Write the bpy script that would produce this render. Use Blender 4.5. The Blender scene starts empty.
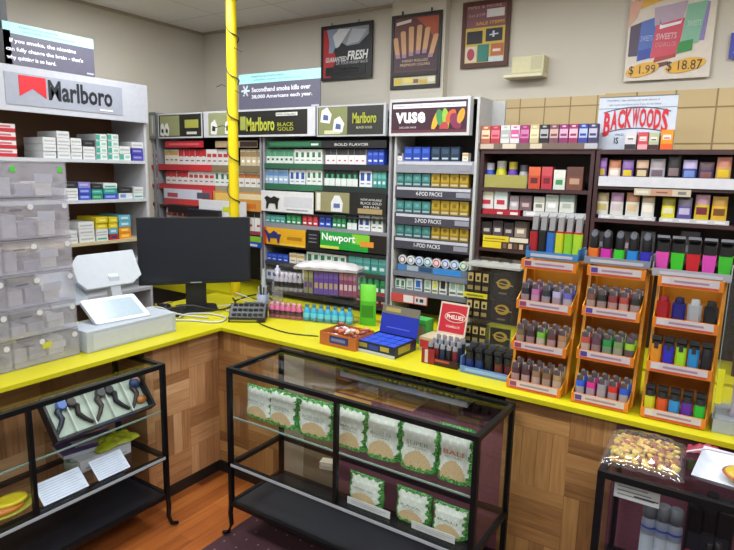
import bpy, math, random
from mathutils import Matrix, Vector
PI = math.pi
C = bpy.context.scene.collection
S = bpy.context.scene

# ---------------------------------------------------------------- camera
EYE = Vector((0, 0, 1.85))
FPX = 589.12
PT, YW, RL = math.radians(10.016), math.radians(32.708), math.radians(1.345)
fw = Vector((-math.sin(YW)*math.cos(PT), math.cos(YW)*math.cos(PT), -math.sin(PT)))
rt = Vector((math.cos(YW), math.sin(YW), 0))
up = rt.cross(fw)
rt2 = rt*math.cos(RL) + up*math.sin(RL)
up2 = up*math.cos(RL) - rt*math.sin(RL)
cam = bpy.data.cameras.new('camera')
cam.sensor_width = 36
cam.lens = FPX/734*36
co = bpy.data.objects.new('camera', cam)
C.objects.link(co)
M = Matrix((rt2, up2, -fw)).transposed().to_4x4()
M.translation = EYE
co.matrix_world = M
S.camera = co

# ---------------------------------------------------------------- light and exposure
S.view_settings.view_transform = 'Standard'
S.view_settings.look = 'None'
S.view_settings.gamma = 1
S.view_settings.exposure = 0.0
S.view_settings.use_curve_mapping = False
S.cycles.transparent_max_bounces = 32
S.cycles.max_bounces = 10
w = bpy.data.worlds.new('world')
S.world = w
w.use_nodes = True
w.node_tree.nodes['Background'].inputs[0].default_value = (0.80, 0.88, 1.0, 1)
w.node_tree.nodes['Background'].inputs[1].default_value = 0.35
LAMP_W = 25
CEIL = 3.07
LIGHTS = [(-3.1, 2.55), (-1.3, 2.55), (0.6, 2.55), (-3.1, 0.7), (-1.3, 0.7), (0.6, 0.7), (-1.3, -1.2), (0.6, -1.2)]
for (lx, ly) in LIGHTS:
    l = bpy.data.lights.new('troffer_light', 'AREA')
    l.shape = 'RECTANGLE'; l.size = 1.15; l.size_y = 0.5; l.energy = LAMP_W
    l.color = (0.93, 0.97, 1.0)
    lo = bpy.data.objects.new('troffer_light', l)
    lo.location = (lx, ly, CEIL-0.035)
    C.objects.link(lo)

# a surveyor's ray: pixel of the 734x550 photograph -> point on a real plane of the room
def ray(x, y): return fw + rt2*((x-367)/FPX) - up2*((y-275)/FPX)
def onz(x, y, z): d = ray(x, y); return EYE + d*((z-EYE.z)/d.z)
def ony(x, y, Y): d = ray(x, y); return EYE + d*(Y/d.y)
def onx(x, y, X): d = ray(x, y); return EYE + d*(X/d.x)

# ---------------------------------------------------------------- materials
def lin(c):
    return tuple(((v/12.92) if v <= 0.04045 else ((v+0.055)/1.055)**2.4) for v in c)
def hexc(h):
    h = h.lstrip('#')
    return lin([int(h[i:i+2], 16)/255 for i in (0, 2, 4)])
MC = {}
def mat(h, rough=0.45, metal=0.0, var=0.045, scale=30.0, name=None):
    key = (h, rough, metal)
    if key in MC: return MC[key]
    m = bpy.data.materials.new(name or 'paint_'+h.lstrip('#'))
    m.use_nodes = True
    nt = m.node_tree; b = nt.nodes['Principled BSDF']
    b.inputs['Roughness'].default_value = rough
    b.inputs['Metallic'].default_value = metal
    c = hexc(h)
    tc = nt.nodes.new('ShaderNodeTexCoord'); n = nt.nodes.new('ShaderNodeTexNoise')
    n.inputs['Scale'].default_value = scale; n.inputs['Detail'].default_value = 1.0
    nt.links.new(tc.outputs['Object'], n.inputs['Vector'])
    r = nt.nodes.new('ShaderNodeValToRGB')
    r.color_ramp.elements[0].position = 0.3; r.color_ramp.elements[1].position = 0.7
    r.color_ramp.elements[0].color = tuple(v*(1-var) for v in c)+(1,)
    r.color_ramp.elements[1].color = tuple(min(1, v*(1+var*0.5)) for v in c)+(1,)
    nt.links.new(n.outputs['Fac'], r.inputs['Fac'])
    nt.links.new(r.outputs['Color'], b.inputs['Base Color'])
    MC[key] = m
    return m

def glass(name, tint=(0.972, 0.985, 0.98), refl=0.06, haze=0.0, hazecol=(0.8, 0.82, 0.85)):
    m = bpy.data.materials.new(name); m.use_nodes = True
    nt = m.node_tree; N = nt.nodes; L = nt.links
    N.remove(N['Principled BSDF']); out = N['Material Output']
    tr = N.new('ShaderNodeBsdfTransparent'); tr.inputs[0].default_value = tint+(1,)
    gl = N.new('ShaderNodeBsdfGlossy'); gl.inputs['Roughness'].default_value = 0.03
    lw = N.new('ShaderNodeLayerWeight'); fr = N.new('ShaderNodeMath'); fr.operation = 'POWER'; fr.inputs[1].default_value = 5.0; L.new(lw.outputs['Facing'], fr.inputs[0])
    ad = N.new('ShaderNodeMath'); ad.operation = 'MULTIPLY_ADD'
    ad.inputs[1].default_value = 0.9; ad.inputs[2].default_value = refl*0.3+.01
    ad.use_clamp = True
    L.new(fr.outputs[0], ad.inputs[0])
    mx = N.new('ShaderNodeMixShader')
    ge = N.new('ShaderNodeNewGeometry'); inv = N.new('ShaderNodeMath'); inv.operation = 'SUBTRACT'; inv.inputs[0].default_value = 1.0; L.new(ge.outputs['Backfacing'], inv.inputs[1])
    ml = N.new('ShaderNodeMath'); ml.operation = 'MULTIPLY'; L.new(ad.outputs[0], ml.inputs[0]); L.new(inv.outputs[0], ml.inputs[1])
    L.new(ml.outputs[0], mx.inputs[0])
    src = tr.outputs[0]
    if haze > 0:
        df = N.new('ShaderNodeBsdfDiffuse'); df.inputs[0].default_value = hazecol+(1,)
        ns = N.new('ShaderNodeTexNoise'); ns.inputs['Scale'].default_value = 9
        mm = N.new('ShaderNodeMath'); mm.operation = 'MULTIPLY'; mm.inputs[1].default_value = haze*2
        L.new(ns.outputs['Fac'], mm.inputs[0])
        m2 = N.new('ShaderNodeMixShader'); L.new(mm.outputs[0], m2.inputs[0])
        L.new(tr.outputs[0], m2.inputs[1]); L.new(df.outputs[0], m2.inputs[2]); src = m2.outputs[0]
    L.new(src, mx.inputs[1]); L.new(gl.outputs[0], mx.inputs[2])
    L.new(mx.outputs[0], out.inputs[0])
    return m
GLASS = glass('clear_glass')
ACRYL = glass('clear_acrylic', (0.97, 0.975, 0.98), 0.08, 0.012)
BINPL = glass('cloudy_clear_plastic', (0.93, 0.93, 0.95), 0.12, 0.15, (0.78, 0.77, 0.83))
WRAP = glass('cellophane', (0.97, 0.97, 0.97), 0.3, 0.05)

# ---------------------------------------------------------------- mesh builder
class MB:
    def __init__(s): s.v = []; s.f = []; s.m = []; s.mats = []; s.sm = []
    def mi(s, m):
        if isinstance(m, str): m = mat(m)
        if m not in s.mats: s.mats.append(m)
        return s.mats.index(m)
    def add(s, vs, fs, m, T=None, smooth=False):
        o = len(s.v); k = s.mi(m)
        for p in vs:
            p = Vector(p)
            s.v.append(tuple(T @ p) if T is not None else tuple(p))
        for f in fs:
            s.f.append(tuple(o+i for i in f)); s.m.append(k); s.sm.append(smooth)
    def box(s, x0, x1, y0, y1, z0, z1, m, T=None):
        vs = [(x0,y0,z0),(x1,y0,z0),(x1,y1,z0),(x0,y1,z0),(x0,y0,z1),(x1,y0,z1),(x1,y1,z1),(x0,y1,z1)]
        s.add(vs, [(0,3,2,1),(4,5,6,7),(0,1,5,4),(1,2,6,5),(2,3,7,6),(3,0,4,7)], m, T); return s
    def cbox(s, x0, x1, y0, y1, z0, z1, m, r=0.003, T=None):
        # box whose vertical edges are chamfered
        pts = [(x0+r,y0),(x1-r,y0),(x1,y0+r),(x1,y1-r),(x1-r,y1),(x0+r,y1),(x0,y1-r),(x0,y0+r)]
        return s.prismz(pts, z0, z1, m, T)
    def prismz(s, pts, z0, z1, m, T=None, top=None):
        n = len(pts); tp = top or pts
        vs = [(p[0],p[1],z0) for p in pts]+[(p[0],p[1],z1) for p in tp]
        fs = [tuple(range(n-1,-1,-1)), tuple(range(n,2*n))]+[(i,(i+1)%n,n+(i+1)%n,n+i) for i in range(n)]
        s.add(vs, fs, m, T); return s
    def prismy(s, pts, y0, y1, m, T=None):      # outline in x,z (counter-clockwise seen from -y), front face at y0
        n = len(pts)
        vs = [(p[0],y0,p[1]) for p in pts]+[(p[0],y1,p[1]) for p in pts]
        fs = [tuple(range(n)), tuple(range(2*n-1,n-1,-1))]+[((i+1)%n,i,n+i,n+(i+1)%n) for i in range(n)]
        s.add(vs, fs, m, T); return s
    def prismx(s, pts, x0, x1, m, T=None):      # outline in y,z
        n = len(pts)
        vs = [(x0,p[0],p[1]) for p in pts]+[(x1,p[0],p[1]) for p in pts]
        fs = [tuple(range(n-1,-1,-1)), tuple(range(n,2*n))]+[(i,(i+1)%n,n+(i+1)%n,n+i) for i in range(n)]
        s.add(vs, fs, m, T); return s
    def lathe(s, prof, m, n=12, c=(0,0), T=None, sy=1.0, caps=True, smooth=True):
        vs = []; fs = []
        for (r, z) in prof:
            for i in range(n):
                a = 2*PI*i/n; vs.append((c[0]+r*math.cos(a), c[1]+r*sy*math.sin(a), z))
        for j in range(len(prof)-1):
            for i in range(n):
                k = (i+1) % n
                fs.append((j*n+i, j*n+k, (j+1)*n+k, (j+1)*n+i))
        s.add(vs, fs, m, T, smooth)
        if caps:
            s.add(vs[:n], [tuple(range(n-1,-1,-1))], m, T)
            s.add(vs[-n:], [tuple(range(n))], m, T)
        return s
    def tube(s, pts, r, m, n=6, T=None, r2=None):
        pts = [Vector(p) for p in pts]; vs = []; fs = []
        L = len(pts)
        for i, p in enumerate(pts):
            t = (pts[min(i+1, L-1)]-pts[max(i-1, 0)]).normalized()
            a = Vector((0,0,1)) if abs(t.z) < 0.9 else Vector((1,0,0))
            u = t.cross(a).normalized(); v = t.cross(u)
            rr = r if r2 is None else r+(r2-r)*i/(L-1)
            for k in range(n):
                an = 2*PI*k/n; vs.append(p+u*rr*math.cos(an)+v*rr*math.sin(an))
        for i in range(L-1):
            for k in range(n):
                q = (k+1) % n; fs.append((i*n+k, i*n+q, (i+1)*n+q, (i+1)*n+k))
        s.add(vs, fs, m, T, True)
        s.add(vs[:n], [tuple(range(n))], m, T); s.add(vs[-n:], [tuple(range(n-1,-1,-1))], m, T)
        return s
    def grid(s, fn, nu, nv, mfn, T=None, smooth=True):
        vs = [fn(i/nu, j/nv) for j in range(nv+1) for i in range(nu+1)]
        base = len(s.v)
        for p in vs:
            p = Vector(p); s.v.append(tuple(T @ p) if T is not None else tuple(p))
        for j in range(nv):
            for i in range(nu):
                a = base+j*(nu+1)+i
                s.f.append((a, a+1, a+nu+2, a+nu+1)); s.m.append(s.mi(mfn((i+.5)/nu, (j+.5)/nv))); s.sm.append(smooth)
        return s
    def build(s, name, parent=None, bevel=0, loc=(0,0,0), rz=0):
        me = bpy.data.meshes.new(name)
        me.from_pydata(s.v, [], s.f); me.update()
        for m in s.mats: me.materials.append(m)
        me.polygons.foreach_set('material_index', s.m)
        me.polygons.foreach_set('use_smooth', s.sm)
        o = bpy.data.objects.new(name, me); C.objects.link(o)
        o.location = loc; o.rotation_euler = (0, 0, rz)
        if parent: o.parent = parent
        if bevel:
            b = o.modifiers.new('bevel', 'BEVEL'); b.width = bevel; b.segments = 2; b.limit_method = 'ANGLE'
        return o

USED = {}
def tag(o, label, cat, group=None, kind=None):
    o['label'] = label; o['category'] = cat
    if group: o['group'] = group
    if kind: o['kind'] = kind
    return o
def thing(name, label, cat, loc=(0,0,0), rz=0, group=None):
    o = bpy.data.objects.new(name, None); C.objects.link(o)
    o.empty_display_size = 0.05
    o.location = loc; o.rotation_euler = (0, 0, rz)
    return tag(o, label, cat, group)
def struct(o): o['kind'] = 'structure'; return o
def copy_tree(o, parent=None):
    c = o.copy(); C.objects.link(c)
    if parent: c.parent = parent
    for ch in [x for x in C.objects if x.parent == o]: copy_tree(ch, c)
    return c

TX = {}
def text(s, width, height, m, parent, loc, fit=True, name='lettering', bold=0.0, shear=0.0, rx=PI/2, rz=0):
    """raised lettering facing -y of its parent; lower-left corner at loc, filling width x height"""
    cu = bpy.data.curves.new('lettering', 'FONT')
    cu.body = s; cu.size = 1.0; cu.offset = bold; cu.extrude = 0.0; cu.shear = shear; cu.resolution_u = 2
    t = bpy.data.objects.new('tmp', cu); C.objects.link(t)
    dg = bpy.context.evaluated_depsgraph_get()
    me = bpy.data.meshes.new_from_object(t.evaluated_get(dg))
    bpy.data.objects.remove(t)
    xs = [v.co.x for v in me.vertices]; ys = [v.co.y for v in me.vertices]
    if not xs: return None
    x0, x1, y0, y1 = min(xs), max(xs), min(ys), max(ys)
    kx = width/(x1-x0); ky = height/(y1-y0) if fit else kx
    for v in me.vertices:
        v.co = ((v.co.x-x0)*kx, (v.co.y-y0)*ky, 0)
    me.materials.clear(); me.materials.append(mat(m) if isinstance(m, str) else m)
    o = bpy.data.objects.new(name, me); C.objects.link(o)
    o.rotation_euler = (rx, 0, rz); o.location = loc
    if parent: o.parent = parent
    return o

def printed(mb, w, h, y, patches, x0=None, z0=0, t=0.0006):
    """flat printed areas raised a hair on the front face: (u0,u1,v0,v1,colour)"""
    if x0 is None: x0 = -w/2
    for k, (a, b, c, d, col) in enumerate(patches):
        yy = y-t*(1+0.35*k)
        mb.box(x0+a*w, x0+b*w, yy, y+0.0002, z0+c*h, z0+d*h, col)
def pbox(w, d, h, base, patches):
    mb = MB(); mb.box(-w/2, w/2, 0, d, 0, h, base)
    printed(mb, w, h, 0, patches); return mb

# ---------------------------------------------------------------- surface materials of the room
def nodes(m):
    m.use_nodes = True; return m.node_tree, m.node_tree.nodes, m.node_tree.links
def strips(name, u, v, block, n, cols, rough=0.4, plank=None):
    """parquet of square blocks with n strips (alternating direction), or plank = (length, width)"""
    m = bpy.data.materials.new(name); nt, N, L = nodes(m); b = N['Principled BSDF']
    tc = N.new('ShaderNodeTexCoord'); sp = N.new('ShaderNodeSeparateXYZ'); L.new(tc.outputs['Object'], sp.inputs[0])
    def mth(op, a, c=None, d=None):
        x = N.new('ShaderNodeMath'); x.operation = op
        for i, q in enumerate((a, c, d)):
            if q is None: continue
            if isinstance(q, (int, float)): x.inputs[i].default_value = q
            else: L.new(q, x.inputs[i])
        return x.outputs[0]
    U, V = sp.outputs[u], sp.outputs[v]
    if plank:
        row = mth('FLOOR', mth('DIVIDE', V, plank[1]))
        sh = mth('MULTIPLY', row, 0.37*plank[0])
        lu = mth('DIVIDE', mth('ADD', U, sh), plank[0])
        cx = mth('FLOOR', lu)
        wn = N.new('ShaderNodeTexWhiteNoise'); wn.noise_dimensions = '2D'
        cb = N.new('ShaderNodeCombineXYZ'); L.new(cx, cb.inputs[0]); L.new(row, cb.inputs[1]); L.new(cb.outputs[0], wn.inputs['Vector'])
        fr = mth('FRACT', mth('DIVIDE', V, plank[1])); along, across = U, V
        gscale = (3, 60)
    else:
        bu = mth('DIVIDE', U, block); bv = mth('DIVIDE', V, block)
        cu = mth('FLOOR', bu); cv = mth('FLOOR', bv)
        par = mth('MODULO', mth('ADD', mth('ADD', cu, cv), 100), 2)
        par = mth('GREATER_THAN', par, 0.5)
        fu = mth('FRACT', bu); fv = mth('FRACT', bv)
        mixs = mth('ADD', mth('MULTIPLY', fu, par), mth('MULTIPLY', fv, mth('SUBTRACT', 1, par)))
        k = mth('MULTIPLY', mixs, n); ki = mth('FLOOR', k); fr = mth('FRACT', k)
        cb = N.new('ShaderNodeCombineXYZ'); L.new(cu, cb.inputs[0]); L.new(cv, cb.inputs[1]); L.new(ki, cb.inputs[2])
        wn = N.new('ShaderNodeTexWhiteNoise'); wn.noise_dimensions = '3D'; L.new(cb.outputs[0], wn.inputs['Vector'])
        along = mth('ADD', mth('MULTIPLY', V, par), mth('MULTIPLY', U, mth('SUBTRACT', 1, par)))
        across = mth('ADD', mth('MULTIPLY', U, par), mth('MULTIPLY', V, mth('SUBTRACT', 1, par)))
        gscale = (6, 70)
    gv = N.new('ShaderNodeCombineXYZ'); L.new(mth('MULTIPLY', along, gscale[0]), gv.inputs[0]); L.new(mth('MULTIPLY', across, gscale[1]), gv.inputs[1])
    L.new(wn.outputs['Value'], gv.inputs[2])
    ns = N.new('ShaderNodeTexNoise'); ns.inputs['Scale'].default_value = 1.0; ns.inputs['Detail'].default_value = 3; L.new(gv.outputs[0], ns.inputs['Vector'])
    f = mth('ADD', mth('MULTIPLY', wn.outputs['Value'], 0.72), mth('MULTIPLY', mth('SUBTRACT', ns.outputs['Fac'], 0.36), 0.75))
    rp = N.new('ShaderNodeValToRGB'); L.new(f, rp.inputs[0])
    e = rp.color_ramp.elements
    e[0].color = hexc(cols[0])+(1,); e[0].position = 0.02; e[1].color = hexc(cols[-1])+(1,); e[1].position = 0.98
    for i, c in enumerate(cols[1:-1]):
        q = e.new((i+1)/(len(cols)-1)); q.color = hexc(c)+(1,)
    gap = mth('MULTIPLY', mth('GREATER_THAN', fr, 0.035), 1.0)
    g2 = mth('ADD', mth('MULTIPLY', gap, 0.5), 0.5)
    mx = N.new('ShaderNodeMix'); mx.data_type = 'RGBA'; mx.blend_type = 'MULTIPLY'; mx.inputs['Factor'].default_value = 1
    L.new(rp.outputs[0], mx.inputs['A']); L.new(g2, mx.inputs['B']); L.new(mx.outputs['Result'], b.inputs['Base Color'])
    b.inputs['Roughness'].default_value = rough
    return m
PQC = ['#7a5430', '#986c40', '#b18450', '#c59a64']
PARQ_X = strips('parquet_long', 0, 2, 0.26, 4, PQC)
PARQ_Y = strips('parquet_left', 1, 2, 0.24, 4, ['#90643f', '#ae7e54', '#c6986c', '#d8ae84'])
PARQ_N = strips('parquet_niche', 0, 1, 0.24, 4, ['#a86c2c', '#cc9044', '#e0a858', '#f0c074'])
FLOORW = strips('floor_wood', 1, 0, 1, 1, ['#5a2e16', '#8a4a22', '#a85e2c', '#c07838'], 0.28, plank=(0.8, 0.09))

def dots(name, base, dot, cell, rad, rough=0.9):
    m = bpy.data.materials.new(name); nt, N, L = nodes(m); b = N['Principled BSDF']
    tc = N.new('ShaderNodeTexCoord'); mp = N.new('ShaderNodeVectorMath'); mp.operation = 'SCALE'; mp.inputs['Scale'].default_value = 1/cell
    L.new(tc.outputs['Object'], mp.inputs[0])
    vo = N.new('ShaderNodeTexVoronoi'); vo.inputs['Scale'].default_value = 1.0; vo.inputs['Randomness'].default_value = 0.15
    L.new(mp.outputs[0], vo.inputs['Vector'])
    lt = N.new('ShaderNodeMath'); lt.operation = 'LESS_THAN'; lt.inputs[1].default_value = rad; L.new(vo.outputs['Distance'], lt.inputs[0])
    ns = N.new('ShaderNodeTexNoise'); ns.inputs['Scale'].default_value = 120; L.new(tc.outputs['Object'], ns.inputs['Vector'])
    mb_ = N.new('ShaderNodeMix'); mb_.data_type = 'RGBA'; c = hexc(base)
    mb_.inputs['A'].default_value = tuple(v*.7 for v in c)+(1,); mb_.inputs['B'].default_value = tuple(v*1.3 for v in c)+(1,); L.new(ns.outputs['Fac'], mb_.inputs['Factor'])
    mx = N.new('ShaderNodeMix'); mx.data_type = 'RGBA'; mx.inputs['B'].default_value = hexc(dot)+(1,)
    L.new(lt.outputs[0], mx.inputs['Factor']); L.new(mb_.outputs['Result'], mx.inputs['A']); L.new(mx.outputs['Result'], b.inputs['Base Color'])
    b.inputs['Roughness'].default_value = rough
    return m
CARPET = dots('maroon_carpet', '#43262e', '#8c767c', 0.075, 0.07)
MAROON = dots('maroon_board', '#7c4858', '#a8808c', 0.11, 0.06, 0.6)

def tilemat(name, a, b2, mortar, w, h, u, v, ou=0, ov=0, mort=0.004):
    m = bpy.data.materials.new(name); nt, N, L = nodes(m); b = N['Principled BSDF']
    tc = N.new('ShaderNodeTexCoord'); sp = N.new('ShaderNodeSeparateXYZ'); L.new(tc.outputs['Object'], sp.inputs[0])
    cb = N.new('ShaderNodeCombineXYZ')
    for i, (ax, o_) in enumerate(((u, ou), (v, ov))):
        ad = N.new('ShaderNodeMath'); ad.operation = 'ADD'; ad.inputs[1].default_value = o_; L.new(sp.outputs[ax], ad.inputs[0]); L.new(ad.outputs[0], cb.inputs[i])
    br = N.new('ShaderNodeTexBrick'); br.offset = 0; br.inputs['Scale'].default_value = 1
    br.inputs['Brick Width'].default_value = w; br.inputs['Row Height'].default_value = h; br.inputs['Mortar Size'].default_value = mort
    br.inputs['Color1'].default_value = hexc(a)+(1,); br.inputs['Color2'].default_value = hexc(b2)+(1,); br.inputs['Mortar'].default_value = hexc(mortar)+(1,)
    L.new(cb.outputs[0], br.inputs['Vector']); L.new(br.outputs['Color'], b.inputs['Base Color']); b.inputs['Roughness'].default_value = 0.5
    return m
TILES = tilemat('tan_tiles', '#bfa678', '#c6ae82', '#8a7448', 0.165, 0.165, 0, 2, 0.05, 0.02, 0.004)
CEILM = tilemat('ceiling_tiles', '#e4e2de', '#e8e6e2', '#c4c0b8', 0.61, 1.22, 0, 1, 0.15, 0.1, 0.006)
WALL = mat('#cbc5b9', 0.8, var=0.03, scale=2, name='beige_wall_paint')

# ---------------------------------------------------------------- room
LX, RX, BY, FY = -4.44, 2.6, 4.0, -2.6
struct(MB().box(LX-0.1, RX+0.1, FY-0.1, BY+0.1, -0.1, 0, FLOORW).build('floor'))
struct(MB().box(LX-0.1, RX+0.1, FY-0.1, BY+0.1, CEIL, CEIL+0.1, CEILM).build('ceiling'))
struct(MB().box(LX-0.1, LX, FY, BY+0.1, 0, CEIL, WALL).build('wall_left'))
struct(MB().box(RX, RX+0.1, FY, BY+0.1, 0, CEIL, WALL).build('wall_right'))
struct(MB().box(LX, RX, BY, BY+0.1, 0, CEIL, WALL).build('wall_back'))
struct(MB().box(LX, RX, FY-0.1, FY, 0, CEIL, WALL).build('wall_front'))
# pilaster behind the posters and the tiled band right of it
pX0, pX1 = ony(391, 60, 3.93).x, ony(444, 60, 3.93).x
struct(MB().box(pX0, pX1, 3.93, BY, 0, CEIL, WALL).build('trim_1'))
tz = ony(560, 97, 3.985).z
tsx = ony(604, 110, 3.98).x
struct(MB().box(pX1, tsx, 3.985, BY, 0, tz, TILES).build('trim_2'))
TILES2 = tilemat('large_tan_tiles', '#bfa678', '#c6ae82', '#8a7448', 0.212, 0.205, 0, 2, 0.03, 0.0, 0.005)
tz2 = ony(690, 89.5, 3.98).z
o = MB().box(0, RX-tsx, 0, BY-3.98, 0, tz2, TILES2).build('trim_5', loc=(tsx, 3.98, 0)); struct(o)
TILES2.node_tree.nodes['Brick Texture'].inputs['Scale'].default_value = 1
struct(MB().box(LX, RX, BY-0.02, BY, CEIL-0.02, CEIL, '#a89c88').build('trim_3'))
struct(MB().box(LX, LX+0.02, FY, BY, CEIL-0.02, CEIL, '#a89c88').build('trim_4'))
def emit(name, col, s):
    m = bpy.data.materials.new(name); nt, N, L = nodes(m); b = N['Principled BSDF']
    b.inputs['Emission Color'].default_value = col+(1,); b.inputs['Emission Strength'].default_value = s
    b.inputs['Base Color'].default_value = (0.8, 0.8, 0.8, 1); return m
DIFF = emit('light_diffuser', (1, 1, 1), 5)
for i, (lx, ly) in enumerate(LIGHTS):
    side = ['by the left wall', 'in the middle', 'toward the right'][[-3.1, -1.3, 0.6].index(lx)]
    row = {2.55: 'over the counter', 0.7: 'over the customer floor', -1.2: 'behind the customer floor'}[ly]
    t = thing('ceiling_light', 'white flat fluorescent ceiling light %s %s' % (row, side), 'ceiling light', (lx, ly, CEIL-0.03), 0, 'fluorescent ceiling lights')
    f = MB()
    for (a, b_, c, d) in ((-.6,.6,-.3,-.28), (-.6,.6,.28,.3), (-.6,-.58,-.28,.28), (.58,.6,-.28,.28)): f.box(a, b_, c, d, 0, 0.03, '#e4e4e0')
    f.build('frame', t)
    MB().box(-.58, .58, -.28, .28, 0.008, 0.02, DIFF).build('diffuser', t)

# carpet with white dots, laid over the wood in front of the long counter
cx = onz(202, 550, 0).x
tag(MB().box(cx, RX-0.3, -2.0, 2.33, 0, 0.003, CARPET).build('carpet'), 'maroon carpet dotted with white, laid in front of the long counter', 'carpet')

# ---------------------------------------------------------------- counters
CT = 0.935
YEL = mat('#bdb510', 0.42, var=0.05, scale=4, name='yellow_laminate')
FX, FYc = -2.50, 2.335            # front edges of the yellow top: left arm and long arm
tl = thing('counter', 'left arm of the yellow-topped counter, holding the cash drawer and bins', 'counter', (0, 0, 0))
t = thing('counter', 'long yellow-topped counter with parquet front, holding the orange racks', 'counter', (0, 0, 0))
MB().box(-3.25, FX, -0.6, FYc-.0004, CT-0.020, CT, YEL).build('counter_top', tl)
MB().box(-3.25, 1.9, FYc, 3.0, CT-0.020, CT, YEL).build('counter_top', t)
PX_, PY_ = -2.58, 2.385            # parquet planes
RECY = 1.87                       # left arm is recessed toward the camera from here
MB().box(-3.17, PX_, RECY, 2.332, 0.066, CT-0.0205, PARQ_Y).build('parquet_panel', tl)
MB().box(-3.17, PX_, 2.333, PY_-.001, 0.066, CT-0.020, PARQ_Y).build('parquet_panel', t)
b = MB(); b.box(-3.17, -2.80, -0.6, RECY, 0.06, CT-0.020, PARQ_Y); b.build('parquet_panel', tl)
x1 = ony(281, 370, PY_).x
b = MB(); b.box(PX_, x1, PY_, PY_+0.03, 0.06, CT-0.020, PARQ_X); b.build('parquet_panel', t)
x2 = ony(303, 370, PY_).x; x3 = ony(334, 380, PY_).x
b = MB(); b.box(x1, x2, PY_+0.005, PY_+0.03, 0.06, CT-0.020, '#b9ab96'); b.build('pale_panel', t)
b = MB(); b.box(x2, x3, PY_+0.012, PY_+0.03, 0.06, CT-0.020, '#8e7a62'); b.build('tan_panel', t)
x4 = -0.80; x5 = ony(612, 470, PY_).x
NZ = 0.70; x6 = ony(410, 395, PY_).x
b = MB(); b.box(x3, x4, PY_+0.012, PY_+0.03, 0.06, NZ, MAROON); b.build('maroon_panel', t)
MB().box(x3, x6, PY_+0.031, 2.92, NZ-0.02, NZ, PARQ_N).build('niche_floor', t); MB().box(x6+.0005, x4, PY_+0.031, 2.92, NZ-0.02, NZ-.001, MAROON).build('niche_floor', t)
MB().box(x3, ony(370, 410, PY_).x, PY_+0.006, PY_+0.0115, .60, NZ, PARQ_N).build('wood_strip', t)
b = MB(); b.box(x3, x4, 2.90, 2.92, NZ, CT-0.020, '#a08468'); b.build('niche_back', t)
MB().box(x4, x4+0.02, PY_+0.031, 2.92, 0.06, CT-0.020, PARQ_X).build('niche_side', t); MB().box(x3-0.02, x3, PY_+0.031, 2.92, 0.06, CT-0.020, PARQ_X).build('niche_side', t)
b = MB(); b.box(x4+0.001, x5, PY_, PY_+0.03, 0.06, CT-0.020, PARQ_X); b.build('parquet_panel', t)
b = MB(); b.box(x5, 1.9, PY_+0.005, PY_+0.03, 0.06, CT-0.020, MAROON); b.build('maroon_panel', t)
MB().box(-3.2, -3.18, -0.6, 2.33, 0.06, CT-0.020, '#7a6248').build('rear_panel', tl)
b = MB(); b.box(-3.18, 1.9, 2.95, 2.97, 0.06, CT-0.020, '#7a6248'); b.build('rear_panel', t)
MB().box(-3.19, PX_+.006, RECY-.004, 2.332, 0, 0.065, '#1c1a18').build('kick_board', tl); MB().box(-3.19, -2.794, -0.6, RECY-.004, 0, 0.065, '#1c1a18').build('kick_board', tl)
b = MB(); b.box(-3.19, PX_+.006, 2.333, PY_-.013, 0, .065, '#1c1a18')
b.box(PX_+.007, 1.9, PY_-0.012, 2.96, 0, 0.065, '#1c1a18'); b.build('kick_board', t)

# back counter below the racks with a yellow face
t = thing('back_counter', 'low back counter with a yellow face under the wall racks', 'counter', (0, 0, 0))
MB().box(-4.4, 0.9, 3.30, 3.9, 0.05, 0.80, '#3a2a20').build('cabinet_body', t)
MB().box(-4.4, 0.9, 3.26, 3.9, 0.80, 0.87, YEL).build('counter_top', t)

# ---------------------------------------------------------------- wall racks
RY = 3.38                                  # plane of the rack fronts
GREY = '#a9a8ac'; DARK = '#16161a'
DEP = {}
def rack(name, label, px0, px1, ypx_top, parts_label=None, body='#8f8f96', back='#1b1a1d', bottom=0.87, depth=0.45):
    X0, X1 = ony(px0, 240, RY).x, ony(px1, 240, RY).x
    Zt = ony((px0+px1)/2, ypx_top, RY).z
    t = thing(name, label, 'rack', (X0, RY, bottom)); h = Zt-bottom; W = X1-X0; DEP[t.name] = depth
    MB().box(0.006, 0.022, 0, depth, 0, h, body).build('side_panel', t)
    MB().box(W-0.022, W-0.006, 0, depth, 0, h, body).build('side_panel', t)
    MB().box(0.022, W-0.022, depth-0.012, depth, 0, h, back).build('back_panel', t)
    MB().box(0.022, W-0.022, 0.0, depth-.012, h-0.012, h, body).build('top_panel', t)
    return t, X0, X1, Zt
def lz(px, py, Y=None): return ony(px, py, RY if Y is None else Y).z
def shelf(t, z, segs, th=0.028, base=0.87, lip=0.0, board='#26262a', D=None):
    """one shelf whose front strip is made of coloured segments (X0, X1, colour); z is the top face"""
    L, R = min(s[0] for s in segs), max(s[1] for s in segs); ox = t.location.x
    s_ = MB().box(L-ox+0.022, R-ox-0.022, 0.012, DEP.get(t.name, 0.45)-0.014, z-base-0.012, z-base, board).build('shelf', t)
    k = MB()
    for (a, b, c) in segs: k.box(max(a-ox, L-ox+0.022), min(b-ox, R-ox-0.022), -0.002, 0.012, z-base-th, z-base+lip, c)
    k.build('price_strip', s_)
    return s_
RS = random.Random(5)
def styled(w, d, h, st):
    """one carton or pack: base colour plus printed areas"""
    return pbox(w, d, h, st[0], st[1])
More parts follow.
